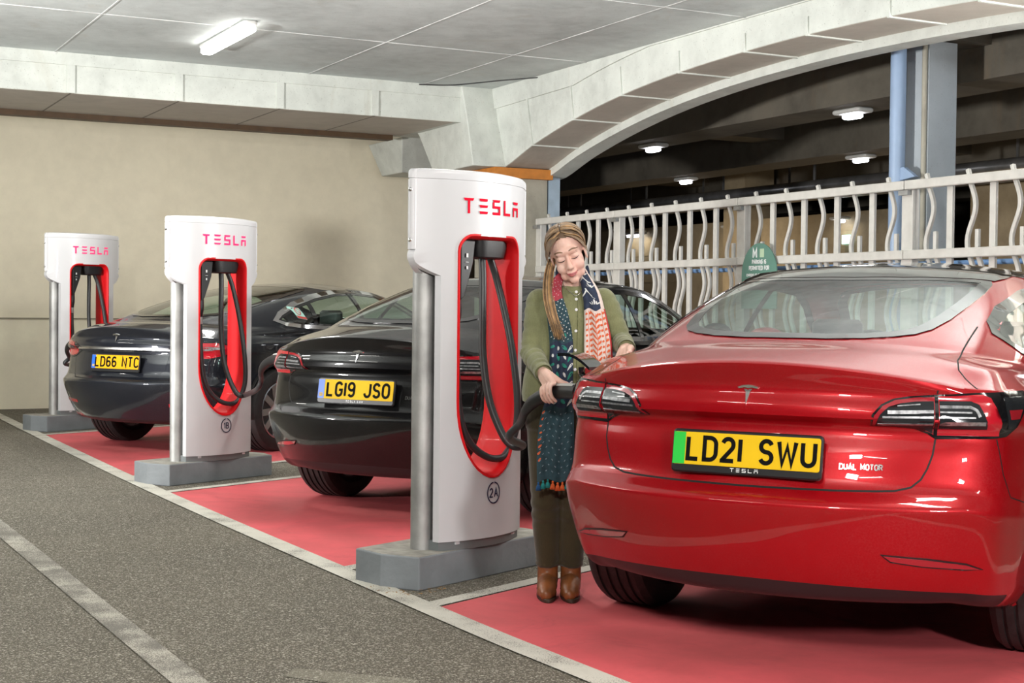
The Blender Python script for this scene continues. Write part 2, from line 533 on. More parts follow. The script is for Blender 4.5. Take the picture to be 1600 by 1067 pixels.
M['fence'] = pmat('white_fence_paint', (.55, .54, .505), .42, var=.08, scale=12)
M['blue_pipe'] = pmat('pale_blue_paint', (.29, .40, .58), .4, var=.05)
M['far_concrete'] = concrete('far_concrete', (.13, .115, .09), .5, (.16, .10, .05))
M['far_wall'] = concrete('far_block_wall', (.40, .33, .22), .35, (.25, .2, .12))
M['duct'] = pmat('duct_metal', (.22, .22, .22), .35, .7, var=.4, scale=3)
M['lamp_lens'] = pmat('lit_lamp_lens', (.9, .9, .9), .4, emit=(1, .97, .92), es=14)
M['lamp_lens_far'] = pmat('lit_far_lamp_lens', (.9, .9, .9), .4, emit=(.92, .93, 1), es=9)
M['lamp_body'] = pmat('lamp_housing', (.55, .55, .53), .5)
M['green_sign'] = pmat('green_sign', (.10, .22, .175), .5, var=.06)

def batten(name, l, m, z, length, lens, label, group=None, rz=None, w=.11):
    p = lm(l, m, z)
    t = empty(name, p, LA + PI / 2 if rz is None else rz, label, 'lamp', group)
    hk = 1.0 if length > 1 else 1.7
    mb = MB(); mb.rbox((0, 0, -.022), (length * hk, w * hk, .044), .035); mb.build('housing', M['lamp_body'], t)
    mb = MB(); mb.rbox((0, 0, -.068), (length * .985, w * .92, .05), .045); mb.build('diffuser', lens, t)
    return t


# floor
mb = MB(); lm_box(mb, -14, 17.9, -14, 36, -.3, 0); struct(mb, 'floor', M['asphalt'])

# painted front line of the bays, a slightly curved band
def band(pts, w, z, name, mat):
    mb = MB(); P = [np.array(p) for p in smooth_path(pts, 10)]
    a, b = [], []
    for i, p in enumerate(P):
        t = P[min(i + 1, len(P) - 1)] - P[max(i - 1, 0)]; t = t / np.linalg.norm(t); n = np.array((t[1], -t[0]))
        a.append(p + n * w / 2); b.append(p - n * w / 2)
    g = [[(*q, z) for q in a], [(*q, z) for q in b]]
    mb.grid(np.array(g), flip=True)
    o = mb.build(name, mat, smooth=False)
    return tag(o, kind='structure')


FRONT = [(-6.05, 16.9), (-5.42, 15.66), (-2.55, 10.05), (-.36, 5.99), (.36, 4.72), (2.2, 1.55)]
band(FRONT, .115, .006, 'floor_marking_front', M['white_line'])
band([(-4.9, 11.9), (-2.77, 7.96), (-1.045, 4.754), (.93, 1.1)], .11, .005, 'floor_marking_lane', M['white_line_faint'])


def front_x(p, d):
    """where a bay line from p along -d meets the front line"""
    best = None
    F = smooth_path([(x, y) for x, y in FRONT], 12)
    for a, b in zip(F, F[1:]):
        A = np.array([[d[0], -(b[0] - a[0])], [d[1], -(b[1] - a[1])]])
        if abs(np.linalg.det(A)) < 1e-9: continue
        t, u = np.linalg.solve(A, np.array([a[0] - p[0], a[1] - p[1]]))
        if -.01 <= u <= 1.01: best = p + d * t
    return best


CH = [np.array((-.388, 6.303)), np.array((-2.293, 9.876)), np.array((-4.401, 13.968))]   # front corner of each plinth
PITCH = CH[0] - CH[1]
islands = [CH[0] + PITCH * .985, CH[0], CH[1], CH[2]]
for k, c in enumerate(islands):
    for n_ in (.235, -.615):
        if k == 3 and n_ < 0: continue
        p = c + NV * n_
        q = front_x(p, TV)
        band([tuple(q), tuple(q + TV * 2.6), tuple(q + TV * 5.3)], .085, .0045, 'floor_marking_bay', M['white_line'])
    # asphalt island strip between its two lines is bare floor
for k in range(3):
    a = islands[k + 1] + NV * .27; b = islands[k] - NV * .655
    qa, qb = front_x(a, TV), front_x(b, TV)
    mid = front_x((a + b) / 2, TV)
    dm = np.array([MV[0], MV[1]]) * .05
    mb = MB()
    poly = [qa + dm, mid + dm, qb + dm, qb + TV * 5.2, qa + TV * 5.2]
    mb.add([(*p, .003) for p in poly], [tuple(range(5))])
    tag(mb.build('floor_marking_red_bay', M['red_bay'], smooth=False), kind='structure')

mb = MB(); q = [(-.72, 4.93), (-.50, 4.86), (-.30, 4.80), (-.28, 4.70), (-.52, 4.71), (-.74, 4.82)]
mb.add([(x, y, .002) for x, y in q], [tuple(reversed(range(6)))]); struct(mb, 'floor_marking_patch', asphalt('pale_patch', (.27, .25, .19), (.5, .47, .40), scale=1.7))
# dead leaves and grit blown against the nearest plinth
rl = random.Random(5); mb = MB()
for k in range(70):
    c = CH[0] + TV * rl.uniform(-.12, .12) + NV * rl.uniform(-.22, .06) + np.array((0, -.05)) * rl.random(); a = rl.uniform(0, 6.28); r_ = rl.uniform(.004, .013)
    if (c - CH[0]) @ TV > -.06 and (c - CH[0]) @ NV < .012: continue
    mb.add([(c[0] + r_ * math.cos(a + q) * (1 if i % 2 == 0 else .35), c[1] + r_ * math.sin(a + q) * (1 if i % 2 == 0 else .35), .008 + .004 * (i == 0)) for i, q in enumerate((0, 1.57, 3.14, 4.71))], [(0, 1, 2, 3)])
tag(mb.build('leaf_litter', pmat('dry_leaves', (.30, .17, .06), .9, var=.5, scale=40), smooth=False), 'scatter of dry leaf crumbs at the corner of the nearest plinth', 'litter', kind='stuff')

# far wall
mb = MB(); lm_box(mb, 17.7, 17.95, -14, 8.4, 0, 4.4); struct(mb, 'wall_far', M['wall'])
mb = MB(); lm_box(mb, 17.68, 17.70, -14, 8.4, 1.04, 1.055); struct(mb, 'trim_1', pmat('wall_joint', (.25, .22, .16), .9))
# ceiling slab
CZ = 3.68
mb = MB(); lm_box(mb, -14, 18, -14, 7.6, CZ, CZ + .35); struct(mb, 'ceiling', M['ceiling'])
mb = MB()
for l in (-9.0, -6.2, -3.4, -.6, 2.2, 5.0, 7.5, 10.1, 12.73): lm_box(mb, l - .009, l + .009, -14, 7.45, CZ - .006, CZ + .01)
for m in (-7.7, -5.1, -2.5, .1, 2.68, 5.28, 6.62): lm_box(mb, -14, 14.9, m - .008, m + .008, CZ - .005, CZ + .01)
struct(mb, 'ceiling_seam', pmat('ceiling_joint', (.52, .53, .52), .8, var=.3, scale=3))

# cross beam on the left (over the lane end)
BL0, BL1, BZ = 14.88, 16.55, 3.29
mb = MB(); lm_box(mb, BL0, BL1, -14, 7.3, BZ, CZ + .02)
struct(mb, 'beam_left', M['beam'])
mb = MB()
for k in range(9):
    m = 6.04 - 1.07 * k
    lm_box(mb, BL0 - .018, BL0, m - .04, m + .04, BZ, BZ + .27)
lm_box(mb, BL0 - .022, BL0, -14, 7.2, BZ + .27, CZ)
struct(mb, 'beam_rib', M['beam'])
mb = MB(); lm_box(mb, BL1 - .14, BL1 + .03, -14, 6.9, BZ - .06, BZ); struct(mb, 'beam_channel', M['brown_steel'])
mb = MB()
for k in range(9): lm_box(mb, BL0, BL1 - .14, 6.04 - 1.07 * k - .01, 6.04 - 1.07 * k + .01, BZ - .004, BZ + .002)
struct(mb, 'beam_joint', pmat('joint_line', (.2, .18, .15), .9))

# arch over the fence: front face m=AM0, soffit to AM1, then a lower fascia
AM0, AM1 = 7.45, 8.0
ARCH = [(14.9, 2.77), (14.51, 2.79), (13.87, 2.969), (13.0, 3.147), (12.08, 3.279), (11.1, 3.362), (10.12, 3.402), (9.3, 3.412), (8.36, 3.395),
        (7.46, 3.351), (6.5, 3.27), (5.55, 3.14), (4.7, 2.96), (4.0, 2.76), (3.6, 2.70)]
AP = smooth_path(ARCH, 4)
mb = MB()
loops = [[lm(l, AM0, z), lm(l, AM1, z), lm(l, AM1, CZ + .3), lm(l, AM0, CZ + .3)] for l, z in AP]
mb.loft(loops, True, True); struct(mb, 'beam_arch', M['beam'])
mb = MB()
loops = [[lm(l, AM1 + .0, z - .085), lm(l, AM1 + .22, z - .085), lm(l, AM1 + .22, CZ + .3), lm(l, AM1 + .0, CZ + .3)] for l, z in AP]
mb.loft(loops, True, True); struct(mb, 'beam_fascia', M['beam'])
# the darker soffit skin and the joint ridges
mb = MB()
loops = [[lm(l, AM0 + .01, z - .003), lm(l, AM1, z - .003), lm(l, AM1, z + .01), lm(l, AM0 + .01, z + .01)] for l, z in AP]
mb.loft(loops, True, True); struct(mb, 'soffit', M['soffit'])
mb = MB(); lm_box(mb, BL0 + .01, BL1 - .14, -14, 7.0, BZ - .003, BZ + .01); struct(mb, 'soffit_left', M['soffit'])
mb = MB()
for i in range(2, len(ARCH) - 2):
    l, z = ARCH[i]
    tl, tz = ARCH[i + 1][0] - ARCH[i - 1][0], ARCH[i + 1][1] - ARCH[i - 1][1]
    q = math.hypot(tl, tz); nl, nz = tz / q, -tl / q
    nl *= 1.15
    ln = min(.52, (CZ - .13 - z) / nz)
    P = [(l - .013, z - .012), (l + .013, z - .012), (l + nl * ln + .013, z + nz * ln), (l + nl * ln - .013, z + nz * ln)]
    mb.loft([[lm(a_, AM0 - .016, b_) for a_, b_ in P], [lm(a_, AM0 + .01, b_) for a_, b_ in P]], True, True)
    lm_box(mb, l - .014, l + .014, AM0 - .01, AM1, z - .014, z + .01)
struct(mb, 'arch_rib', M['beam'])
# thicker upper edge of the arch front
mb = MB()
tops = [(l, max(z + .34, CZ - .12 - .02 * abs(l - 9.3))) for l, z in AP]
mb.loft([[lm(l, AM0 - .02, z), lm(l, AM0 + .02, z), lm(l, AM0 + .02, CZ + .1), lm(l, AM0 - .02, CZ + .1)] for l, z in tops if z < CZ], True, True)
struct(mb, 'arch_edge', M['beam'])

# column head where beam and arch meet, its column and a second head by the wall
def frustum(rows, name, mat):
    mb = MB(); mb.loft([[lm(l, m, z) for l, m in q] for z, q in rows], True, True)
    return struct(mb, name, mat, bevel=.012)


frustum([(2.78, [(14.51, 7.05), (14.51, 7.463), (15.7, 8.0), (15.7, 7.12)]), (3.27, [(14.70, 7.07), (14.70, 7.465), (16.1, 8.0), (16.1, 7.10)]), (3.70, [(14.83, 7.05), (14.83, 7.47), (16.7, 8.0), (16.7, 7.0)])], 'column_head', M['beam'])
frustum([(2.90, [(16.95, 7.25), (16.95, 8.0), (17.6, 8.0), (17.6, 7.25)]), (3.3, [(16.6, 7.1), (16.6, 8.0), (17.7, 8.0), (17.7, 7.1)])], 'column_head_far', M['beam'])
mb = MB(); lm_box(mb, 14.47, 15.3, 7.30, 8.03, 2.665, 2.775); struct(mb, 'column_plate', M['orange_steel'])
mb = MB(); lm_box(mb, 14.55, 15.2, 7.42, 8.0, 0, 2.665); struct(mb, 'column_near', M['column'])
mb = MB(); lm_box(mb, 14.56, 15.2, 8.02, 8.17, 0, 2.72); struct(mb, 'column_blue', pmat('pale_blue_column', (.36, .46, .56), .5, var=.12))

# hall beyond the fence: far ceiling, beams, columns, walls
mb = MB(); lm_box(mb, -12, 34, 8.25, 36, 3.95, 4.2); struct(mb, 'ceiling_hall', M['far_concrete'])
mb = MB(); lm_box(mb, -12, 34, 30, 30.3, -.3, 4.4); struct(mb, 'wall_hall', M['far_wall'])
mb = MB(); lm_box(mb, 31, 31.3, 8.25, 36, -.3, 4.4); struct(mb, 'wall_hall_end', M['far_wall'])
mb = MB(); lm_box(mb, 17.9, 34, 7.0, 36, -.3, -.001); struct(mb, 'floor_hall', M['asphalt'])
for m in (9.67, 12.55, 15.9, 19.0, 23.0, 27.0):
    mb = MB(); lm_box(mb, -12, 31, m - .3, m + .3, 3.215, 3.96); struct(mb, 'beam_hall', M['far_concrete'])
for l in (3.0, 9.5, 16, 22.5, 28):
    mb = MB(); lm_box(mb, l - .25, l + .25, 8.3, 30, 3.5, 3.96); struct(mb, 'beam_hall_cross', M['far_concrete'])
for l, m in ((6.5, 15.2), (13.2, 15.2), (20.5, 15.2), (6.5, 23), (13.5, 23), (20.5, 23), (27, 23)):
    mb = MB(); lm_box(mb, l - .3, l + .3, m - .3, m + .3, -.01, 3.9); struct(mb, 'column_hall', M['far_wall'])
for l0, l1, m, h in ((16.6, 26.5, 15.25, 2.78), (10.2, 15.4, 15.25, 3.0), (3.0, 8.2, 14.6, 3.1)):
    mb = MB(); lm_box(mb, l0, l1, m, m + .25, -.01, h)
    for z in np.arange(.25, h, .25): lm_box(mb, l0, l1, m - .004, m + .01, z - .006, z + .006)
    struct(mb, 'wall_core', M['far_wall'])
WALL_SPOTS = [(18.0, .30), (20.7, .62), (24.0, .62), (13.6, .5)]
for k, (l, w_) in enumerate(WALL_SPOTS):
    t = batten('hall_ceiling_lamp', l, 15.1, 2.70, w_ * .7, M['lamp_lens_far'], ('short lamp over the block wall just left of the blue downpipe, seen through the fence', 'strip lamp over the lit block wall, between the sign and the next fence post', 'strip lamp furthest along the lit block wall, behind the woman\'s head height', 'lamp over the block wall right of the big column')[k], 'lamps of the dark hall', w=.10)
    lm_m = 15.12
mb = MB(); lm_box(mb, 17.86, 18.06, 15.19, 15.235, 2.28, 2.42)
p = None
tag(mb.build('exit_sign', pmat('lit_exit_sign', (.5, .8, .75), .4, emit=(.6, 1, .9), es=1.6), smooth=False), 'small lit pale green sign on the block wall of the hall', 'sign')

# ducts and pipes under the hall ceiling
for z, m, r_, l0, l1, lab in ((3.02, 13.6, .09, 9, 29, 'dull metal duct under the hall ceiling, nearer the fence'), (3.05, 14.5, .13, 8, 29, 'thicker metal duct deeper in the hall')):
    mb = MB(); mb.tube([lm(l0, m, z), lm(l1, m, z)], r_, 14)
    for k in range(9): l = l0 + (l1 - l0) * (k + .5) / 9; lm_box(mb, l - .02, l + .02, m - .01, m + .01, z, 3.96)
    tag(mb.build('ceiling_duct', M['duct']), lab, 'duct', 'ducts of the hall')

# the big column behind the fence with a blue downpipe on it
mb = MB(); lm_box(mb, 9.33, 9.66, 8.75, 9.06, -.01, 3.49); struct(mb, 'column_big', concrete('pale_column', (.40, .44, .47), .12, (.34, .36, .36)))
p = lm(9.555, 8.62)
t = empty('downpipe', (p[0], p[1], 0), LA, 'pale blue round downpipe fixed to the big concrete column behind the fence', 'pipe')
mb = MB(); mb.tube([(0, 0, 0), (0, 0, 3.5)], .066, 20); mb.build('pipe', M['blue_pipe'], t)
mb = MB()
mb.prism([(-.09, -.12), (.0, -.26), (.03, .02), (-.06, .05)], -.02, .02, Matrix.Translation((0, .02, 2.35)) @ Matrix.Rotation(R(90), 4, 'Y')); mb.build('bracket', M['blue_pipe'], t)
mb = MB(); mb.tube([(0, 0, 0), (0, 0, 3.48)], .022, 12)
p = lm(9.36, 8.73)
t = mb.build('cable_conduit', M['column']); t.location = (p[0], p[1], 0)
tag(t, 'thin pale conduit running up the corner of the big column', 'conduit')

# ------------------------------------------------------------------ the fence
FM = 7.9
posts = [(14.50, 7.9), (12.83, 7.9), (10.72, 7.9), (8.6, 7.9), (6.48, 7.9), (4.36, 7.9)]
FT, FMID, FLOW = 2.19, 1.66, .62
fo = lm(12.83, FM)
fence = empty('metal_fence', (0, 0, 0), 0, 'white steel fence of straight and wavy bars under the concrete arch', 'fence')


def fbar(name, l, m, pts, w, d, mat):
    """flat bar through points (offset along lane, z)"""
    mb = MB(); loops = []
    for i, (dl, z) in enumerate(pts):
        a = pts[max(i - 1, 0)]; b = pts[min(i + 1, len(pts) - 1)]
        tx, tz = b[0] - a[0], b[1] - a[1]; q = math.hypot(tx, tz); nx, nz = tz / q, -tx / q
        loops.append([lm(l + dl + nx * s * w / 2, m + e * d / 2, z + nz * s * w / 2) for s, e in ((-1, -1), (1, -1), (1, 1), (-1, 1))])
    mb.loft(loops, True, True)
    return mb.build(name, mat, fence, smooth=False, bevel=.004, seg=1)


mf = M['fence']
def wave(z):
    return -.038 * math.sin(2 * PI * ((FT - z) / .53 - .10))


wav = [(wave(FT) + .02, FT + .08), (wave(FT - .0) + .004, FT + .03)] + [(wave(z), z) for z in np.linspace(FT, FLOW, 62)]
low = [(wave(FMID) + .0, FMID + .17), (wave(FMID), FMID + .08)] + [(wave(z), z) for z in np.linspace(FMID, FLOW, 42)]
for i, (l, m) in enumerate(posts):
    fbar('post', l, m, [(0, .0), (0, FT - .03)], .12, .07, mf)
for (l0, m0), (l1, m1) in zip(posts, posts[1:]):
    for z, nm in ((FT, 'top_rail'), (FMID, 'middle_rail'), (FLOW, 'bottom_rail')):
        mb = MB(); lm_box(mb, l1 + .004, l0 - .004, FM - .075, FM - .03, z - .035, z + .035)
        mb.build(nm, mf, fence, smooth=False, bevel=.006, seg=1)
    nb = 10 if l0 < 14 else 8
    step = (l0 - l1) / nb
    mb = MB(); lm_box(mb, l0 - .05, l0 + .05, FM - .08, FM - .03, FT - .075, FT - .04); mb.build('bolt_plate', M['steel'], fence, smooth=False)
    for k in range(1, nb):
        lc = l0 - k * step
        if k % 2:
            fbar('wavy_bar', lc, FM, wav, .032, .03, mf)
            fbar('short_wavy_bar', lc - .085, FM, low, .034, .03, mf)
        else:
            fbar('straight_bar', lc, FM, [(0, FLOW), (0, FT - .03)], .058, .03, mf)
mb = MB(); mb.tube([lm(4, 8.12, 1.60), lm(14.5, 8.12, 1.60)], .02, 10)
tag(mb.build('handrail', pmat('blue_rail_paint', (.16, .30, .55), .45)), 'thin blue rail running behind the white fence', 'rail')
mb = MB(); lm_box(mb, 4, 17.5, 7.78, 8.05, 0, .4); struct(mb, 'wall_fence_kerb', M['column'])

# green notice on the fence
sl = 9.98
q0 = lm(10.35, 7.80, 0)
sign = empty('parking_sign', (q0[0], q0[1], 1.56), LA - PI / 2, 'small green arched notice with white writing fixed to the fence', 'sign')
shape = [(-.25, -.32), (.25, -.32), (.25, -.02)] + arc(0, -.02, .25, .27, 8, 172, 16) + [(-.25, -.02)]
mb = MB(); mb.prism(shape, -.004, .004, Matrix.Rotation(R(90), 4, 'X')); mb.build('plate', M['green_sign'], sign, smooth=False)
mb = MB(); fs = lambda x, y, h: (x, -.0045 - h, y)
text(mb, 'M', -.085, .125, .075, .017, fs); mb.build('notice_emblem', M['white_print'], sign, smooth=False)
mb = MB(); mb.add([(.01, -.006, .125), (.07, -.006, .125), (.07, -.006, .2), (.01, -.006, .2)], [(0, 1, 2, 3)]); mb.build('notice_panel', pmat('pale_green_print', (.42, .55, .38), .5), sign, smooth=False)
for tx, y, h, w_ in (('PARKING IS', .072, .032, .008), ('PERMITTED FOR', .018, .032, .008), ('CHARGING OF TESLA VEHICLES', -.036, .02, .005), ('MAXIMUM STAY 1 HOUR', -.085, .023, .006)):
    mb = MB(); text(mb, tx, 0, y, h, w_, fs, center=True, gap=.2); mb.build('notice_lettering', M['white_print'], sign, smooth=False)

# ------------------------------------------------------------------ lamps
batten('ceiling_lamp', 13.05, 3.86, CZ, 1.42, M['lamp_lens'], 'long lit batten lamp on the concrete ceiling above the chargers', w=.13)
FAR = [(11.35, 9.66, 'bright lamp in the hall beyond the fence beside the blue downpipe', 3.213),
       (14.97, 9.68, 'lit lamp in the dark hall just right of the column head of the arch', 3.213),
       (14.59, 12.56, 'lit hall lamp further back, below the bright one beside the downpipe', 3.213),
       (18.48, 12.54, 'smallest lit hall lamp, by a pale far column', 3.213)]
for l, m, lab, z in FAR:
    t = batten('hall_ceiling_lamp', l, m, z, .24, M['lamp_lens_far'], lab, 'lamps of the dark hall', w=.12)

# black cable slung under the ceiling at the corner of beam and arch
mb = MB(); mb.tube(smooth_path([lm(14.85, 6.55, 3.665), lm(14.68, 6.82, 3.655), lm(14.40, 6.97, 3.65), lm(14.1, 7.15, 3.655), lm(13.74, 7.44, 3.665)], 6), .0065, 8)
tag(mb.build('ceiling_cable', M['cable']), 'thin black cable slung across the corner where the ceiling beams meet', 'cable')
# ------------------------------------------------------------------ charging posts (local x along the face, -y the way it faces)
RB = .63
VC = .22


def vf(u):
    """half depth of the shell at u: a shallow drum front"""
    a = min(abs(u), .39)
    return VC - (RB - math.sqrt(RB * RB - a * a))


VM = .07            # the mid plane lies a little forward of the plinth's axis


def vb(u):
    return .045 - .35 * (vf(u) - vf(.39))


def shell_outline(zb, top, lw=.312):
    """outline of one shell face in (u, z): wide head, narrower leg"""
    right = [(lw, zb), (lw, 1.36)] + [(lw + (.39 - lw) * (k / 8) ** 1.0 * (3 * (k / 8) - 2 * (k / 8) ** 2 if k < 8 else 1) / max(k / 8, 1e-6), 1.36 + .115 * k / 8) for k in range(1, 9)] + [(.39, top)]
    return right + [(-u, z) for u, z in reversed(right)]


HZ0, HZ1, HW = .462, 1.542, .205


def hole_outline(g=0.0):
    w = HW + g; zt = HZ1 + g; r = .075 + g * .6
    p = []
    p += [(w - r + r * math.cos(R(a)), zt - r + r * math.sin(R(a))) for a in range(0, 91, 15)]
    p += [(-w + r + r * math.cos(R(a)), zt - r + r * math.sin(R(a))) for a in range(90, 181, 15)]
    zb = HZ0 - g; zc = .80
    p += [(w * math.cos(R(a)), zc + (zc - zb) * math.sin(R(a))) for a in range(180, 361, 9)]
    return [(x - .006, z) for x, z in p]


def charger(loc, scale, label, mark, lit, cable_a, stall_print=True):
    rz = BT
    t = empty('charging_post', (loc[0], loc[1], 0), rz, label, 'charger', 'chargers on grey plinths')
    t.scale = (scale,) * 3
    # plinth
    mb = MB()
    hexa = [(-.465, -.19), (.46, -.19), (.52, -.05), (.52, .05), (.46, .19), (-.465, .19), (-.505, .0)]
    mb.prism(hexa, 0, .145); pl = mb.build('plinth', M['plinth'], t, smooth=False, bevel=.006)
    mb = MB(); mb.prism([(x * .985, y * .96) for x, y in hexa], .1445, .1462); mb.build('dusty_top', M['plinth_dirt'], pl, smooth=False)
    # shells front and back
    zb, zt = .185, 1.78
    for s, nm in ((-1, 'front_shell'), (1, 'back_shell')):
        mb = MB()
        fn = (lambda u, z, d: (u, -(vf(u) - d), z)) if s < 0 else (lambda u, z, d: (u, -(vb(u) + d), z))
        sheet(mb, shell_outline(zb, zt, .292 if s < 0 else .300), .045, fn, .035, [hole_outline()])
        mb.build(nm, M['white_shell'], t, angle=40)
    # rounded ends of the head, with a bolt strip
    for s in (-1, 1):
        mb = MB(); lo = []
        v0 = .02
        for z in (1.475, 1.5, 1.6, 1.7, zt):
            lo.append([(s * (.39 + .02 * math.cos(R(a))), -.065 + v0 * math.sin(R(a)), z) for a in np.linspace(-90, 90, 15)] + [(s * .37, -.065 + v0 * .9, z), (s * .37, -.065 - v0 * .9, z)])
        mb.loft(lo, True, True)
        he = mb.build('head_end', M['white_shell'], t, angle=50)
        for z in (1.515, 1.735):
            mb = MB(); mb.ell((s * .408, -.067, z), (.008, .010, .011), nu=10, nv=6); mb.build('screw', M['chrome'], he)
    # leg sides behind the poles
    mb = MB()
    for s in (-1, 1):
        mb.box((s * .216, -.085, .80), (.02, .13, 1.3))
    mb.box((0, -.1, .30), (.42, .16, .26))

    mb.build('core', M['white_shell'], t, smooth=False)
    mb = MB(); loops = []
    for z, k in ((.146, 1.0), (.19, 1.0)):
        loops.append([(u, -(vf(u) - .012), z) for u in np.linspace(-.285, .285, 20)] + [(u, -vb(u) - .012, z) for u in np.linspace(.285, -.285, 20)])
    mb.loft(loops, True, True); mb.build('skirt', M['skirt'], t)
    # cap
    us = list(np.linspace(-.39, .39, 36))
    def plan(k, z):
        l = [(u, -vf(u) + VM, z) for u in us]
        l += [((.39 + .02 * math.cos(R(a))), .005 + .02 * math.sin(R(a)), z) for a in np.linspace(-75, 75, 9)]
        l += [(u, -vb(u) + VM, z) for u in reversed(us)]
        l += [((-.39 - .02 * math.cos(R(a))), .005 + .02 * math.sin(R(a)), z) for a in np.linspace(75, -75, 9)]
        return [(x * k, y * k - VM, z) for x, y, z in l]
    mb = MB(); mb.loft([plan(k, z) for k, z in ((.97, 1.776), (.985, 1.78), (.985, 1.784), (1.0, 1.786), (1.0, 1.808), (.992, 1.818), (.965, 1.826), (.8, 1.832), (.4, 1.836), (.02, 1.837))], True, True)
    mb.build('cap', M['white_shell'], t, angle=30)
    # red lining of the opening
    ho, hi = hole_outline(.006), hole_outline(-.016)
    mb = MB(); loops = []
    H0, H1, H2 = hole_outline(.008), hole_outline(.0), hole_outline(-.014)
    for H, e in ((H1, -.03), (H0, .004), (H0, .008), (H1, .007), (hole_outline(-.008), -.004), (H2, -.03), (H2, -.07)):
        loops.append([(u, -(vf(u) + e), z) for u, z in H])
    for H, e in ((H2, -.06), (H2, -.03), (hole_outline(-.008), -.004), (H1, .007), (H0, .008), (H0, .004), (H1, -.03)):
        loops.append([(u, -(vb(u) - e), z) for u, z in H])
    mb.loft(loops); mb.build('lining', M['red_lining'], t, angle=40)
    # steel bollards in the side notches
    for s in (-1, 1):
        mb = MB(); mb.tube([(s * .277, -.035, .14), (s * .277, -.035, 1.46)], .05, 28)
        mb.build('bollard', M['steel'], t)
    # dock and holder
    mb = MB()
    lo = []
    for z, a, b in ((1.445, .08, .05), (1.45, .095, .06), (1.50, .11, .068), (1.54, .115, .07)):
        lo.append([(.065 + a * math.copysign(abs(math.cos(q)) ** .5, math.cos(q)), -.10 + b * math.copysign(abs(math.sin(q)) ** .5, math.sin(q)), z) for q in np.linspace(0, 2 * PI, 28, endpoint=False)])
    mb.loft(lo, True, True); mb.build('cable_dock', M['black_plastic'], t, bevel=.004)
    mb = MB()
    wed = [(-.178, 1.525), (-.075, 1.525), (-.09, 1.42), (-.125, 1.33), (-.15, 1.27), (-.178, 1.25)]
    mb.prism(wed, .02, .165, Matrix.Rotation(R(90), 4, 'X')); h = mb.build('connector_holder', M['black_plastic'], t, smooth=False, bevel=.006)
    mb = MB(); mb.box((-.14, -.1705, 1.455), (.012, .002, .018)); mb.box((-.14, -.1705, 1.425), (.02, .002, .002)); mb.box((-.14, -.1705, 1.40), (.010, .002, .014)); mb.build('holder_symbol', M['white_print'], h, smooth=False)
    # stored cable
    pB = [(.105, -.10, 1.46), (.145, -.11, 1.36), (.16, -.15, 1.2), (.165, -.19, 1.03), (.175, -.215, .83), (.18, -.21, .68), (.155, -.19, .58), (.095, -.19, .535), (.01, -.17, .545), (-.07, -.14, .61), (-.125, -.125, .73), (-.148, -.12, .95), (-.145, -.11, 1.10)]
    mb = MB(); mb.tube(smooth_path(pB, 8), .0165, 12); cb = mb.build('stored_cable', M['cable'], t)
    mb = MB(); mb.tube([(-.145, -.11, 1.09), (-.147, -.11, 1.14)], .019, 14); mb.build('silver_collar', M['steel'], cb)
    mb = MB(); mb.tube(smooth_path([(-.147, -.11, 1.14), (-.146, -.11, 1.20), (-.14, -.1, 1.27), (-.135, -.09, 1.36)], 5), [.02, .021, .022, .024, .026, .027, .028, .028, .028, .028, .028, .028, .028, .028, .028, .028], 12); mb.build('stored_connector', M['black_plastic'], cb)
    # cable in use
    pA = [(.05, -.10, 1.46), (.045, -.11, 1.36), (.035, -.12, 1.2), (.035, -.125, 1.0), (.04, -.16, .80), (.06, -.22, .65), (.075, -.27, .595), (.10, -.31, .60)] + cable_a
    full = smooth_path(pA, 8); k0 = len(full) - 1 - 8 * 3 - 3
    mb = MB(); mb.tube(full[:k0 + 2], .0175, 12); ca = mb.build('charging_cable', M['cable'], t)
    pts = full[k0:]; n = len(pts)
    mb = MB(); mb.tube(pts, [.0178 + .0112 * min(1, k / 9.0) for k in range(n)], 16, flat=.85); con = mb.build('connector', M['black_plastic'], ca)
    mb = MB(); mb.tube([tuple(Vector(p) + Vector((0, 0, .0215))) for p in pts[-9:-1]], .011, 10, flat=1.3); mb.build('grey_top', M['lamp_body'], con)
    # writing
    fn = lambda x, y, h: (x, -(vf(x) + .0032 + h), y)
    wordmark('wordmark_letter', M['pink_letter'] if lit else M['red_letter'], t, -.195, 1.640, .39, .068, fn)
    mb = MB()
    c = arc(0, .386, .043, .047, 95, 445, 40)
    stroke(mb, c, .006, fn, .001)
    text(mb, mark, 0, .386 - .019, .038, .006, fn, center=True, gap=.32)
    mb.build('bay_mark', M['navy_print'], t, smooth=False)
    return t, ca


def charger_origin(c):
    return c + .465 * TV - .19 * NV
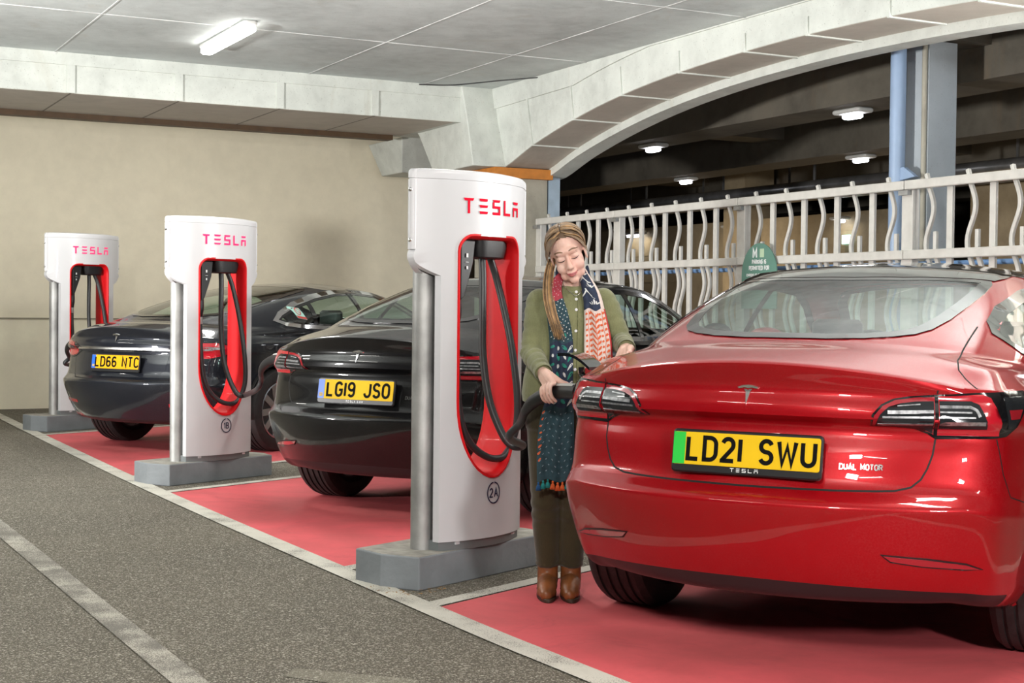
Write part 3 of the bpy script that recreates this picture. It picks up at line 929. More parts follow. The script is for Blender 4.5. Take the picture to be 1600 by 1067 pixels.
# ------------------------------------------------------------------ cars (local x forward from the tail, y left, z up)
def carpaint(name, col, metal, rough, flakes=.08, dust=.0, ior=1.45):
    m, N, L, b = new_mat(name)
    tc = N.new('ShaderNodeTexCoord'); v = tc.outputs['Object']
    vo = N.new('ShaderNodeTexVoronoi'); vo.inputs['Scale'].default_value = 1400; L.new(v, vo.inputs['Vector'])
    sp = N.new('ShaderNodeSeparateColor'); L.new(vo.outputs['Color'], sp.inputs[0])
    c = mixc(N, L, ramp(N, L, sp.outputs[0], 0, 1, 0, .5), col, tuple(min(1, k * 1.5 + .004) for k in col))
    d = ramp(N, L, noise(N, L, v, 3, 8, .7, .3), .4, .75, 0, dust)
    sk = noise(N, L, v, 160, 3, .6)
    dd = N.new('ShaderNodeMath'); dd.operation = 'MULTIPLY'; L.new(d, dd.inputs[0]); L.new(ramp(N, L, sk, .4, .7), dd.inputs[1])
    c = mixc(N, L, dd.outputs[0], c, (.45, .40, .36))
    L.new(c, b.inputs['Base Color'])
    b.inputs['Metallic'].default_value = metal
    L.new(ramp(N, L, sp.outputs[1], 0, 1, rough - flakes, rough + flakes), b.inputs['Roughness'])
    b.inputs['Coat Weight'].default_value = 1.0; b.inputs['Coat IOR'].default_value = ior; b.inputs['Specular IOR Level'].default_value = .12
    L.new(ramp(N, L, dd.outputs[0], 0, .4, .015, .25), b.inputs['Coat Roughness'])
    return m


M['red_paint'] = carpaint('red_car_paint', (.285, .001, .0045), .25, .36, dust=.05)
M['black_paint'] = carpaint('black_car_paint', (.0035, .0035, .004), .0, .3, .05, dust=.03, ior=1.38)
M['grey_paint'] = carpaint('dark_blue_grey_car_paint', (.011, .013, .019), .3, .34, dust=.05)
M['gloss_black'] = pmat('gloss_black', (.006, .006, .007), .12, coat=.8)
M['satin_black'] = pmat('satin_black', (.012, .012, .013), .38)
M['seam'] = pmat('panel_gap', (.004, .003, .003), .7)
M['glass_rear'] = glass_mat('tinted_rear_glass', (.80, .89, .86), .05)
M['glass_side'] = glass_mat('tinted_side_glass', (.86, .93, .90), .03)
M['glass_dark'] = glass_mat('dark_rear_glass', (.22, .27, .26), .04)
M['lens_red'] = pmat('red_lens', (.30, .012, .02), .15, coat=1.0, var=.1)
M['lens_red_bright'] = pmat('bright_red_lens', (.42, .008, .018), .15, coat=1.0, var=.1)
M['lens_smoke'] = pmat('smoked_lens', (.016, .018, .020), .12, coat=.35, spec=.15)
M['lens_clear'] = pmat('silver_reflector', (.30, .30, .31), .38, .8, coat=.5, var=.5, scale=60)
M['lens_grey'] = pmat('grey_reflector', (.10, .105, .11), .2, .6, coat=1.0, var=.5, scale=50)
M['plate_yellow'] = pmat('yellow_number_plate', (.72, .46, .01), .55, var=.03, spec=.15)
M['plate_amber'] = pmat('amber_number_plate', (.74, .37, .006), .55, var=.03, spec=.15)
M['plate_black'] = pmat('plate_characters', (.005, .005, .005), .7, spec=.08)
M['plate_green'] = pmat('green_flash', (.02, .50, .05), .4)
M['plate_blue'] = pmat('blue_flash', (.02, .12, .55), .4)
M['interior'] = pmat('dark_interior', (.02, .02, .021), .7, var=.2)
M['seat_leather'] = pmat('seat_leather', (.045, .047, .047), .5, var=.15)
M['rim'] = pmat('alloy_rim', (.36, .36, .37), .3, .9)
M['tyre'] = pmat('tyre', (.018, .017, .017), .65, var=.3, scale=20, bump=.2, bscale=60)
M['underbody'] = pmat('underbody', (.012, .011, .011), .8)


def cr1(t, P, T):
    """non-uniform Catmull-Rom values at params t"""
    n = len(T); D = np.zeros_like(P)
    for i in range(n):
        if i == 0: D[i] = (P[1] - P[0]) / (T[1] - T[0])
        elif i == n - 1: D[i] = (P[-1] - P[-2]) / (T[-1] - T[-2])
        else:
            h0, h1 = T[i] - T[i - 1], T[i + 1] - T[i]
            d0, d1 = (P[i] - P[i - 1]) / h0, (P[i + 1] - P[i]) / h1
            D[i] = (h1 * d0 + h0 * d1) / (h0 + h1)
    return herm(t, P, T, D)


def pch(t, P, T):
    n = len(T); D = np.zeros_like(P)
    h = np.diff(T)[:, None]; d = np.diff(P, axis=0) / h
    for i in range(1, n - 1):
        w1, w2 = 2 * h[i] + h[i - 1], h[i] + 2 * h[i - 1]
        ok = d[i - 1] * d[i] > 0
        den = np.where(ok, w1 / np.where(d[i - 1] == 0, 1, d[i - 1]) + w2 / np.where(d[i] == 0, 1, d[i]), 1)
        D[i] = np.where(ok, (w1 + w2) / den, 0)
    D[0], D[-1] = d[0], d[-1]
    return herm(t, P, T, D)


def herm(t, P, T, D):
    out = []
    for x in t:
        i = min(max(int(np.searchsorted(T, x, 'right')) - 1, 0), len(T) - 2)
        h = T[i + 1] - T[i]; s = (x - T[i]) / h
        out.append((2 * s ** 3 - 3 * s ** 2 + 1) * P[i] + (s ** 3 - 2 * s ** 2 + s) * h * D[i] + (-2 * s ** 3 + 3 * s ** 2) * P[i + 1] + (s ** 3 - s ** 2) * h * D[i + 1])
    return np.array(out)


FR = [0, .2, .4, .58, .72, .82]


def lower_row(r):
    """r: rear centre (xr, zr), half width W, sweep S, corner drop dz, corner end xe, side z, front (xf, zf)"""
    xr, zr, W, S, dz, xe, zs, xf, zf = r
    pts = []
    for f in FR:
        k = f / .82
        pts.append((xr + S * k ** 2.3, f * W, zr - dz * k ** 2))
    xs, ys = xr + S, .82 * W
    for j, a in enumerate((26, 52, 76)):
        c, s = math.cos(R(a)), math.sin(R(a))
        k = (j + 1) / 4.0; k = k * k * (3 - 2 * k)
        a2 = R((22, 48, 74)[j])
        pts.append((xs + (xe - xs) * (1 - math.cos(a2)), ys + (W * .985 - ys) * math.sin(a2), (zr - dz) * (1 - k) + zs * k))
    for j, (x, g) in enumerate(((.0, .99), (1.15, 1.0), (1.7, .992), (2.3, .988), (2.95, .988), (3.6, .992))):
        if j == 0: x = xe + .22
        zz = zs if j else zs * .97 + (zr - dz) * .03
        if j >= 4: zz = zs + (zf - zs) * (.0 if j == 4 else .12)
        pts.append((min(x, xf - .75), W * g, zz))
    for sx, fy, kz in ((.42, .955, .4), (.17, .80, .78), (.055, .55, .95), (.014, .28, 1), (0, 0, 1)):
        pts.append((xf - sx, W * fy, zs + (zf - zs) * kz))
    return pts


def dense(ctrl, rstep, cstep):
    """ctrl[row][col] -> refined half grid, with column and row indices of each control line"""
    C = np.array(ctrl, float)
    nr, nc, _ = C.shape
    mean = np.mean(np.linalg.norm(np.diff(C[2:16], axis=1), axis=2), axis=0)
    Tc = np.concatenate([[0], np.cumsum(mean)])
    rows = []
    cs = [0.0]; cidx = [0]
    for i in range(nc - 1):
        n = max(2, int(math.ceil(mean[i] / (cstep[0] if i < 9 else cstep[1]))))
        cs += [Tc[i] + (Tc[i + 1] - Tc[i]) * k / n for k in range(1, n + 1)]; cidx.append(len(cs) - 1)
    for r in C:
        g0 = r[1:3] * (1, -1, 1); g1 = r[-3:-1] * (1, -1, 1)
        P = np.concatenate([g0[::-1], r, g1[::-1]])
        T = np.concatenate([[-Tc[2], -Tc[1]], Tc, [2 * Tc[-1] - Tc[-2], 2 * Tc[-1] - Tc[-3]]])
        rows.append(cr1(cs, P, T))
    Q = np.array(rows)
    mr = np.max(np.linalg.norm(np.diff(Q, axis=0), axis=2), axis=1)
    mr = np.maximum(np.mean(np.linalg.norm(np.diff(Q, axis=0), axis=2), axis=1), .004)
    Tr = np.concatenate([[0], np.cumsum(mr)])
    rs = [0.0]; ridx = [0]
    for i in range(nr - 1):
        n = max(2, int(math.ceil(mr[i] / rstep)))
        rs += [Tr[i] + (Tr[i + 1] - Tr[i]) * k / n for k in range(1, n + 1)]; ridx.append(len(rs) - 1)
    out = np.zeros((len(rs), len(cs), 3))
    for j in range(len(cs)): out[:, j] = pch(rs, Q[:, j], Tr)
    out[:, 0, 1] = 0; out[:, -1, 1] = 0
    return out, ridx, cidx


class Body:
    def __init__(s, ctrl, rstep=.02, cstep=(.022, .06)):
        s.G, s.ri, s.ci = dense(ctrl, rstep, cstep)
        nr, nc, _ = s.G.shape
        full = np.concatenate([s.G, (s.G[:, 1:-1] * (1, -1, 1))[:, ::-1]], axis=1)
        s.nr, s.nc, s.n2 = nr, nc, full.shape[1]
        s.V = full.reshape(-1, 3)
        s.F, s.key = [], []
        for i in range(nr - 1):
            for j in range(s.n2):
                k = (j + 1) % s.n2
                s.F.append((i * s.n2 + j, i * s.n2 + k, (i + 1) * s.n2 + k, (i + 1) * s.n2 + j))
                jj = j if j < nc - 1 else s.n2 - 1 - j
                s.key.append((i, jj))
        s.bvh = BVHTree.FromPolygons([tuple(v) for v in s.V], s.F)
        # orientation: make outward
        s.cut = []

    def plan(s, row):
        p = s.G[s.ri[row]][:, :2]
        d = np.concatenate([[0], np.cumsum(np.linalg.norm(np.diff(p, axis=0), axis=1))])
        s.pp, s.pd = p, d

    def cast(s, o, d):
        h = s.bvh.ray_cast(Vector(o), Vector(d).normalized())
        if h[0] is None: return None
        n = h[1] if h[1].dot(Vector(d)) < 0 else -h[1]
        return h[0], n

    def wrap(s, u, z):
        a = abs(u); sg = 1 if u >= 0 else -1
        i = min(max(int(np.searchsorted(s.pd, a)) - 1, 0), len(s.pd) - 2)
        t = (a - s.pd[i]) / (s.pd[i + 1] - s.pd[i])
        p = s.pp[i] + (s.pp[i + 1] - s.pp[i]) * t
        a0, a1 = max(i - 2, 0), min(i + 3, len(s.pp) - 1)
        tg = s.pp[a1] - s.pp[a0]; tg = tg / np.linalg.norm(tg)
        n = np.array((-tg[1], tg[0]))
        return s.cast((p[0] + n[0] * .4, sg * (p[1] + n[1] * .4), z), (-n[0], -sg * n[1], 0)) or (Vector((p[0], sg * p[1], z)), Vector((n[0], sg * n[1], 0)))

    def top(s, x, y): return s.cast((x, y, 3), (0, 0, -1)) or (Vector((x, y, 1.0)), Vector((0, 0, 1)))
    def side(s, x, z, sg): return s.cast((x, sg * 3, z), (0, -sg, 0)) or (Vector((x, sg * .8, z)), Vector((0, sg, 0)))

    def patch(s, mb, poly, d, how, off, t, holes=()):
        """solid skin lying on the body: how(u, v) -> (position, normal)"""
        fn = lambda u, v, dep: tuple((lambda q: q[0] + q[1] * (off - dep))(how(u, v)))
        return sheet(mb, poly, d, fn, t, holes)

    def line(s, mb, pl, w, how, off=.0006, t=.002, step=.02):
        P = densify(pl, step, False)
        stroke(mb, P, w, lambda u, v, h: tuple((lambda q: q[0] + q[1] * (off - t + h))(how(u, v))), t)

    def hole(s, poly, how, sel):
        """cut an opening: faces whose centre is inside poly (in the 2D space of 'how' = function xyz -> uv)"""
        s.cut.append((poly, how, sel))

    def pieces(s, groups, mats, parent):
        """groups: name -> predicate(rowline, colline); the first that fits takes the face"""
        V = s.V.copy()
        kill = set()
        ctr = np.array([V[list(f)].mean(axis=0) for f in s.F])
        for poly, how, sel in s.cut:
            pa = np.array(poly)
            lo, hi = pa.min(0), pa.max(0)
            dead = []
            for i, c in enumerate(ctr):
                if not sel(c): continue
                u = how(c)
                if lo[0] < u[0] < hi[0] and lo[1] < u[1] < hi[1] and inside(u, poly): dead.append(i)
            dead = set(dead); kill |= dead
            edge = {}
            for i in dead:
                for v in s.F[i]: edge.setdefault(v, 0); edge[v] += 1
            A = np.array(densify(poly, .008))
            for v, n in edge.items():
                if n >= 4: continue
                u = np.array(how(V[v]))
                q = A[np.argmin(((A - u) ** 2).sum(1))]
                if np.linalg.norm(q - u) > .035: continue
                if how is UV_SIDE: V[v][0], V[v][2] = q
                elif how is UV_TOP: V[v][0], V[v][1] = q[0], q[1]
        rl = np.searchsorted(s.ri, np.arange(s.nr), 'right') - 1
        cl = np.searchsorted(s.ci, np.arange(s.nc), 'right') - 1
        objs = {}
        for name in groups:
            idx = [i for i in range(len(s.F)) if i not in kill and s.owner.get(i, None) == name] if hasattr(s, 'owner') else []
        own = {}
        for i, (a, b) in enumerate(s.key):
            if i in kill: continue
            r, c = s.rowf(a), s.colf(b)
            for name, pred in groups.items():
                if pred(r, c): own.setdefault(name, []).append(i); break
        for name, ids in own.items():
            used = {}; vs = []; fs = []
            for i in ids:
                f = []
                for v in s.F[i]:
                    if v not in used: used[v] = len(vs); vs.append(V[v])
                    f.append(used[v])
                fs.append(f)
            me = bpy.data.meshes.new(name); me.from_pydata([tuple(v) for v in vs], [], fs)
            bm = bmesh.new(); bm.from_mesh(me)
            bmesh.ops.remove_doubles(bm, verts=bm.verts, dist=1e-5)
            bmesh.ops.recalc_face_normals(bm, faces=bm.faces)
            c = sum((f.calc_center_median().dot(f.normal) if False else ((f.calc_center_median() - Vector((2.3, 0, .6))).dot(f.normal)) for f in bm.faces))
            if c < 0: bmesh.ops.reverse_faces(bm, faces=bm.faces)
            bm.to_mesh(me); bm.free()
            me.materials.append(mats[name])
            me.polygons.foreach_set('use_smooth', [True] * len(me.polygons)); me.set_sharp_from_angle(angle=R(38))
            o = bpy.data.objects.new(name, me); COL.objects.link(o); o.parent = parent
            objs[name] = o
        return objs

    def rowf(s, a): return float(np.interp(a + .5, s.ri, range(len(s.ri))))
    def colf(s, b): return float(np.interp(b + .5, s.ci, range(len(s.ci))))


UV_SIDE = lambda p: (p[0], p[2])
UV_TOP = lambda p: (p[0], p[1])


def mirror_y(half):
    """half outline (x, y>=0) from the front centre round to the rear centre -> closed symmetric outline"""
    return half + [(x, -y) for x, y in reversed(half) if abs(y) > 1e-6]


def wheel(parent, x, y, sg, rad=.334, w=.235, spokes=9):
    t = empty('wheel', (x, y, rad)); t.parent = parent
    Mw = Matrix.Rotation(R(-90) * sg, 4, 'X')
    h = w / 2
    prof = [(rad * .64, -h * .8), (rad * .72, -h), (rad * .86, -h * 1.04), (rad * .95, -h * .96), (rad * .985, -h * .8)]
    for k in (-.62, -.26, .10, .46):
        prof += [(rad, h * (k - .12)), (rad, h * (k + .04)), (rad - .009, h * (k + .05)), (rad - .009, h * (k + .15)), (rad, h * (k + .16))]
    prof += [(rad * .985, h * .8), (rad * .95, h * .96), (rad * .86, h * 1.04), (rad * .72, h), (rad * .64, h * .8)]
    mb = MB(); mb.lathe(prof, 64, Mw); mb.build('tyre', M['tyre'], t, angle=30)
    mb = MB(); mb.lathe([(rad * .60, h * .2), (rad * .66, h * .85), (rad * .69, h * .97), (rad * .66, h * .99), (rad * .63, h * .9), (rad * .59, h * .3), (rad * .58, -h * .8), (rad * .6, -h * .8)], 48, Mw)
    for k in range(spokes):
        A = Matrix.Rotation(2 * PI * k / spokes, 4, 'Z')
        mb.loft([[(.035, -.028, h * .78), (.035, .028, h * .78), (.035, .024, h * .55), (.035, -.024, h * .55)],
                 [(rad * .64, -.019, h * .93), (rad * .64, .035, h * .93), (rad * .64, .03, h * .6), (rad * .64, -.014, h * .6)]], True, True, M=Mw @ A)
    mb.lathe([(.0, h * .82), (.05, h * .82), (.06, h * .74), (.06, h * .4)], 24, Mw)
    mb.build('rim', M['rim'], t, angle=30)
    mb = MB(); mb.lathe([(.0, h * .25), (rad * .5, h * .25), (rad * .5, h * .15), (0, h * .15)], 32, Mw); mb.build('brake_disc', M['steel'], t)
    return t


def number_plate(parent, xp, zc, reg, tilt, flash, flash_mat, base, frame_text, frame=True, ph=.111):
    t = empty('number_plate', (xp, 0, zc)); t.parent = parent; t.rotation_euler = (0, tilt, 0)
    if frame:
        mb = MB(); mb.rbox((0, 0, 0), (.532, .148, .02), .014, Matrix.Translation((0, 0, -.008)) @ Matrix(((0, 0, -1, 0), (-1, 0, 0, 0), (0, 1, 0, 0), (0, 0, 0, 1)))); mb.build('plate_frame', M['satin_black'], t)
    mb = MB(); mb.rbox((0, 0, .011), (.52, ph, .004), .008, Matrix(((0, 0, -1, 0), (-1, 0, 0, 0), (0, 1, 0, 0), (0, 0, 0, 1)))); mb.build('plate', base, t)
    fn = lambda x, y, h: (-.0135 - h, -x, y)
    mb = MB(); mb.add([(-.0137, .26, -ph / 2 + .001), (-.0137, .216, -ph / 2 + .001), (-.0137, .216, ph / 2 - .001), (-.0137, .26, ph / 2 - .001)], [(0, 3, 2, 1)]); f = mb.build('flash', flash_mat, t, smooth=False)
    if flash:
        mb = MB(); text(mb, flash, -.238, -.04, .016, .0035, fn, center=True); mb.build('country_letters', M['plate_yellow'], f, smooth=False)
    K = dict(gap=.32, sx=1.02, space=.34)
    w = text(MB(), reg, 0, 0, .074, .0145, fn, **K)
    x = .019 - w / 2
    for word in reg.split(' '):
        mb = MB(); x += text(mb, word, x, -.036, .074, .0145, fn, **K) + (.34 + 2 * .32) * .074
        mb.build('registration_lettering', M['plate_black'], t, smooth=False)
    if frame_text:
        fz = lambda x, y, h: (-.0108 - h, -x, y)
        if frame_text == 'mark': wordmark('frame_lettering', M['white_print'], t, -.05, -.072, .10, .0125, fz)
        else:
            mb = MB(); text(mb, frame_text, 0, -.071, .010, .0022, fz, center=True, gap=.75, sx=1.3); mb.build('frame_lettering', M['white_print'], t, smooth=False)
    return t


def logo(parent, fn, w, h, mat):
    """chrome T shaped emblem: curved cap and a tapering stem"""
    mb = MB()
    up = [(-.5, .36), (-.25, .44), (0, .47), (.25, .44), (.5, .36)]; dn = [(-.43, .26), (-.2, .335), (-.13, .33), (0, .30), (.13, .33), (.2, .335), (.43, .26)]
    P = [(x * w, y * h) for x, y in up] + [(x * w, y * h) for x, y in reversed(dn)]
    def poly(P):
        n = len(P); cx = sum(p[0] for p in P) / n; cy = sum(p[1] for p in P) / n
        vs = [fn(x, y, 0) for x, y in P] + [fn(cx + (x - cx) * .86, cy + (y - cy) * .86, .004) for x, y in P]
        fs = [(i, (i + 1) % n, n + (i + 1) % n, n + i) for i in range(n)] + [tuple(range(n, 2 * n))]
        mb.add(vs, fs)
    poly(P)
    poly([(x * w, y * h) for x, y in ((-.20, .27), (-.06, .26), (0, .22), (.06, .26), (.20, .27), (.11, .15), (0, -.5), (-.11, .15))])
    return mb.build('emblem', mat, parent, smooth=False)


def seat(parent, x, y, w, rear=False):
    t = empty('seat', (x, y, .0)); t.parent = parent
    mb = MB()
    lo = []
    for k, (dx, z, hw, th) in enumerate(((.0, .45, .9, .09), (-.05, .62, 1.0, .10), (-.10, .80, 1.0, .09), (-.15, .95, .9, .07), (-.17, 1.0, .7, .05))):
        lo.append([(dx + th * .5 * math.copysign(abs(math.cos(a)) ** .6, math.cos(a)), w / 2 * hw * math.copysign(abs(math.sin(a)) ** .6, math.sin(a)), z) for a in np.linspace(0, 2 * PI, 20, endpoint=False)])
    mb.loft(lo, True, True); mb.build('seat_back', M['seat_leather'], t)
    for yy in ((-.42, 0, .42) if rear else (0,)):
        mb = MB(); hz = 1.02 if rear else 1.07
        mb.rbox((0, 0, 0), (.09, .24, .17 if not rear else .13), .04, Matrix.Translation((-.19, yy, hz + .03))); mb.box((-.17, yy, hz - .06), (.02, .1, .1)); mb.build('headrest', M['seat_leather'], t)
    mb = MB(); mb.rbox((.25, 0, .40), (.5, w, .16), .07); mb.build('seat_cushion', M['seat_leather'], t)
    return t


# ---- the saloon
def saloon_ctrl():
    rows = [  # xr,   zr,   W,    S,   dz,  xe,  zs,   xf,  zf
        (.36, .235, .76, .12, .00, .70, .21, 4.40, .20),
        (.15, .262, .83, .20, -.004, .74, .215, 4.56, .20),
        (.105, .322, .875, .21, .018, .76, .27, 4.64, .27),
        (.035, .455, .900, .205, .0, .76, .38, 4.68, .40),
        (.002, .568, .915, .20, .0, .78, .50, 4.69, .50),
        (.0, .588, .917, .20, .0, .78, .52, 4.69, .53),
        (.010, .600, .917, .20, .0, .78, .54, 4.69, .56),
        (.068, .634, .912, .175, .0, .78, .60, 4.685, .60),
        (.084, .658, .910, .17, .0, .78, .64, 4.675, .63),
        (.112, .760, .910, .16, .0, .78, .72, 4.64, .67),
        (.138, .838, .914, .155, .01, .78, .80, 4.59, .71),
        (.128, .856, .916, .16, .01, .78, .82, 4.55, .735),
        (.078, .876, .918, .185, .01, .78, .835, 4.50, .76),
        (.078, .90, .918, .19, .012, .78, .86, 4.42, .785),
        (.100, .96, .908, .19, .022, .78, .90, 4.28, .83),
        (.070, 1.028, .886, .215, .068, .78, .945, 4.08, .89),
        (.062, 1.046, .878, .225, .075, .79, .955, 4.0, .915),
        (.084, 1.056, .870, .225, .075, .80, .962, 3.95, .93),
        (.13, 1.066, .858, .215, .068, .82, .97, 3.90, .945),
        (.26, 1.090, .833, .19, .045, .90, .985, 3.82, .975)]
    G = [[(x, y * (.945 if i < 14 else .955), z) for x, y, z in lower_row(r)] for i, r in enumerate(rows)]
    base = [(.43, 0, 1.117), (.435, .17, 1.116), (.452, .33, 1.112), (.495, .46, 1.104), (.57, .565, 1.09), (.67, .64, 1.073),
            (.79, .70, 1.052), (.93, .75, 1.033), (1.10, .785, 1.018), (1.33, .81, 1.008), (1.62, .824, 1.0), (1.97, .83, .993), (2.4, .83, .987), (2.85, .818, .985),
            (3.2, .788, .987), (3.44, .725, .995), (3.56, .60, 1.005), (3.63, .43, 1.013), (3.67, .22, 1.019), (3.685, 0, 1.02)]
    roof = [(1.46, 0, 1.402), (1.465, .16, 1.401), (1.48, .30, 1.397), (1.505, .41, 1.391), (1.535, .485, 1.384), (1.57, .54, 1.375),
            (1.62, .575, 1.366), (1.69, .595, 1.364), (1.78, .606, 1.366), (1.88, .613, 1.369), (2.0, .617, 1.372), (2.16, .62, 1.373), (2.36, .618, 1.368), (2.55, .61, 1.357),
            (2.68, .595, 1.345), (2.76, .555, 1.340), (2.80, .46, 1.348), (2.83, .33, 1.358), (2.845, .17, 1.364), (2.85, 0, 1.366)]
    G.append(base)
    b, r = np.array(base), np.array(roof)
    out = np.zeros_like(b); cx = 2.15
    for i in range(len(b)):
        d = r[i] - b[i]; n = np.array((b[i][0] - cx, b[i][1] * 1.6, .55)); n /= np.linalg.norm(n)
        out[i] = n
    for t, k in ((.04, .006), (.3, .026), (.65, .026), (.93, .008)):
        G.append((b + (r - b) * t + out * k).tolist())
    G.append(roof)
    rc = lambda x: 1.402 + (1.443 - 1.402) * min(1, (x - 1.46) / .6) ** .6 if x < 2.1 else 1.443 - .062 * ((x - 2.1) / .75) ** 2
    for t in (.12, .4, .72):
        G.append([(x + (1.46 + (x - 1.46)) * 0, y * (1 - t), z + (rc(x) - z) * (1 - (1 - t) ** 2)) for x, y, z in roof])
    G.append([(x, 0, rc(x)) for x, y, z in roof])
    return G


def lens(B, mb, poly, off, d=.02, t=.004, sg=1, holes=()):
    f = lambda u, v: B.wrap(u * sg, v)
    B.patch(mb, poly, d, f, off, t, holes)


LIGHT = [(.396, .850), (.403, .888), (.430, .920), (.468, .940), (.53, .951), (.61, .957), (.754, .962), (.90, .963), (1.005, .962), (.97, .925), (.93, .885), (.89, .85), (.84, .820), (.79, .814), (.69, .812), (.602, .810),
         (.575, .828), (.535, .844), (.468, .850)]


def shrink(poly, d):
    """inset a polygon along vertex normals"""
    n = len(poly); out = []
    A = sum(poly[i][0] * poly[(i + 1) % n][1] - poly[(i + 1) % n][0] * poly[i][1] for i in range(n))
    sg = 1 if A > 0 else -1
    for i in range(n):
        p0, p, p1 = (np.array(poly[k % n], float) for k in (i - 1, i, i + 1))
        a = (p - p0) / np.linalg.norm(p - p0); b = (p1 - p) / np.linalg.norm(p1 - p)
        na, nb = np.array((-a[1], a[0])) * sg, np.array((-b[1], b[0])) * sg
        m = na + nb; q = np.linalg.norm(m); m = m / q if q > .2 else na
        out.append(tuple(p + m * d / max(.5, float(m @ na))))
    return out


def clip_x(P, c, keep):
    o = []
    for i in range(len(P)):
        a, b = P[i], P[(i + 1) % len(P)]
        ia, ib = keep(a[0]), keep(b[0])
        if ia: o.append(a)
        if ia != ib:
            k = (c - a[0]) / (b[0] - a[0]); o.append((c, a[1] + (b[1] - a[1]) * k))
    return o


def tail_light(B, parent, sg):
    t = empty('tail_light', (0, 0, 0)); t.parent = parent
    f = lambda u, v: B.wrap(u * sg, v)
    mb = MB(); lens(B, mb, LIGHT, .0035, sg=sg, t=.006); mb.build('housing', M['gloss_black'], t)
    P = clip_x(shrink(LIGHT, .007), .595, lambda x: x <= .595)
    mb = MB(); lens(B, mb, P, .0055, .012, sg=sg, t=.003); mb.build('inner_lens', M['lens_red'], t)
    Q = [(.412, .857), (.428, .889), (.453, .912), (.49, .924), (.535, .930), (.592, .932), (.592, .828), (.57, .842), (.535, .852), (.47, .857)]
    mb = MB(); lens(B, mb, Q, .0075, .012, sg=sg, t=.003); mb.build('inner_lens_centre', M['lens_smoke'], t)
    mb = MB()
    B.line(mb, [(.45, .896), (.590, .899)], .010, f, .009, .003); B.line(mb, [(.42, .864), (.590, .866)], .005, f, .009, .003)
    B.line(mb, [(.435, .881), (.590, .882)], .006, f, .009, .003); B.line(mb, [(.48, .915), (.55, .921)], .004, f, .009, .003)
    mb.build('inner_reflector', M['lens_clear'], t)
    P = [(.607, .951), (.75, .955), (.775, .945), (.79, .915), (.802, .865), (.805, .822), (.607, .822)]
    mb = MB(); lens(B, mb, P, .0055, .012, sg=sg, t=.003); mb.build('outer_lens', M['lens_red_bright'], t)
    Q = [(.609, .934), (.71, .934), (.735, .922), (.75, .89), (.76, .850), (.609, .850)]
    mb = MB(); lens(B, mb, Q, .0075, .012, sg=sg, t=.003); mb.build('outer_lens_centre', M['lens_smoke'], t)
    mb = MB()
    B.line(mb, [(.61, .914), (.705, .914), (.725, .904), (.734, .884)], .009, f, .009, .003); B.line(mb, [(.61, .866), (.752, .866)], .005, f, .009, .003)
    B.line(mb, [(.61, .898), (.71, .897)], .005, f, .009, .003); B.line(mb, [(.61, .882), (.72, .881)], .005, f, .009, .003)
    mb.build('outer_reflector', M['lens_clear'], t)
    P = [(.825, .945), (.965, .945), (.94, .912), (.905, .872), (.86, .845), (.835, .845)]
    mb = MB(); lens(B, mb, P, .0055, .012, sg=sg, t=.003); mb.build('side_lens', M['lens_smoke'], t)
    P = [(.84, .905), (.925, .905), (.90, .875), (.845, .875)]
    mb = MB(); lens(B, mb, P, .0075, .012, sg=sg, t=.003); mb.build('side_reflector', M['lens_red'], t)
    return t


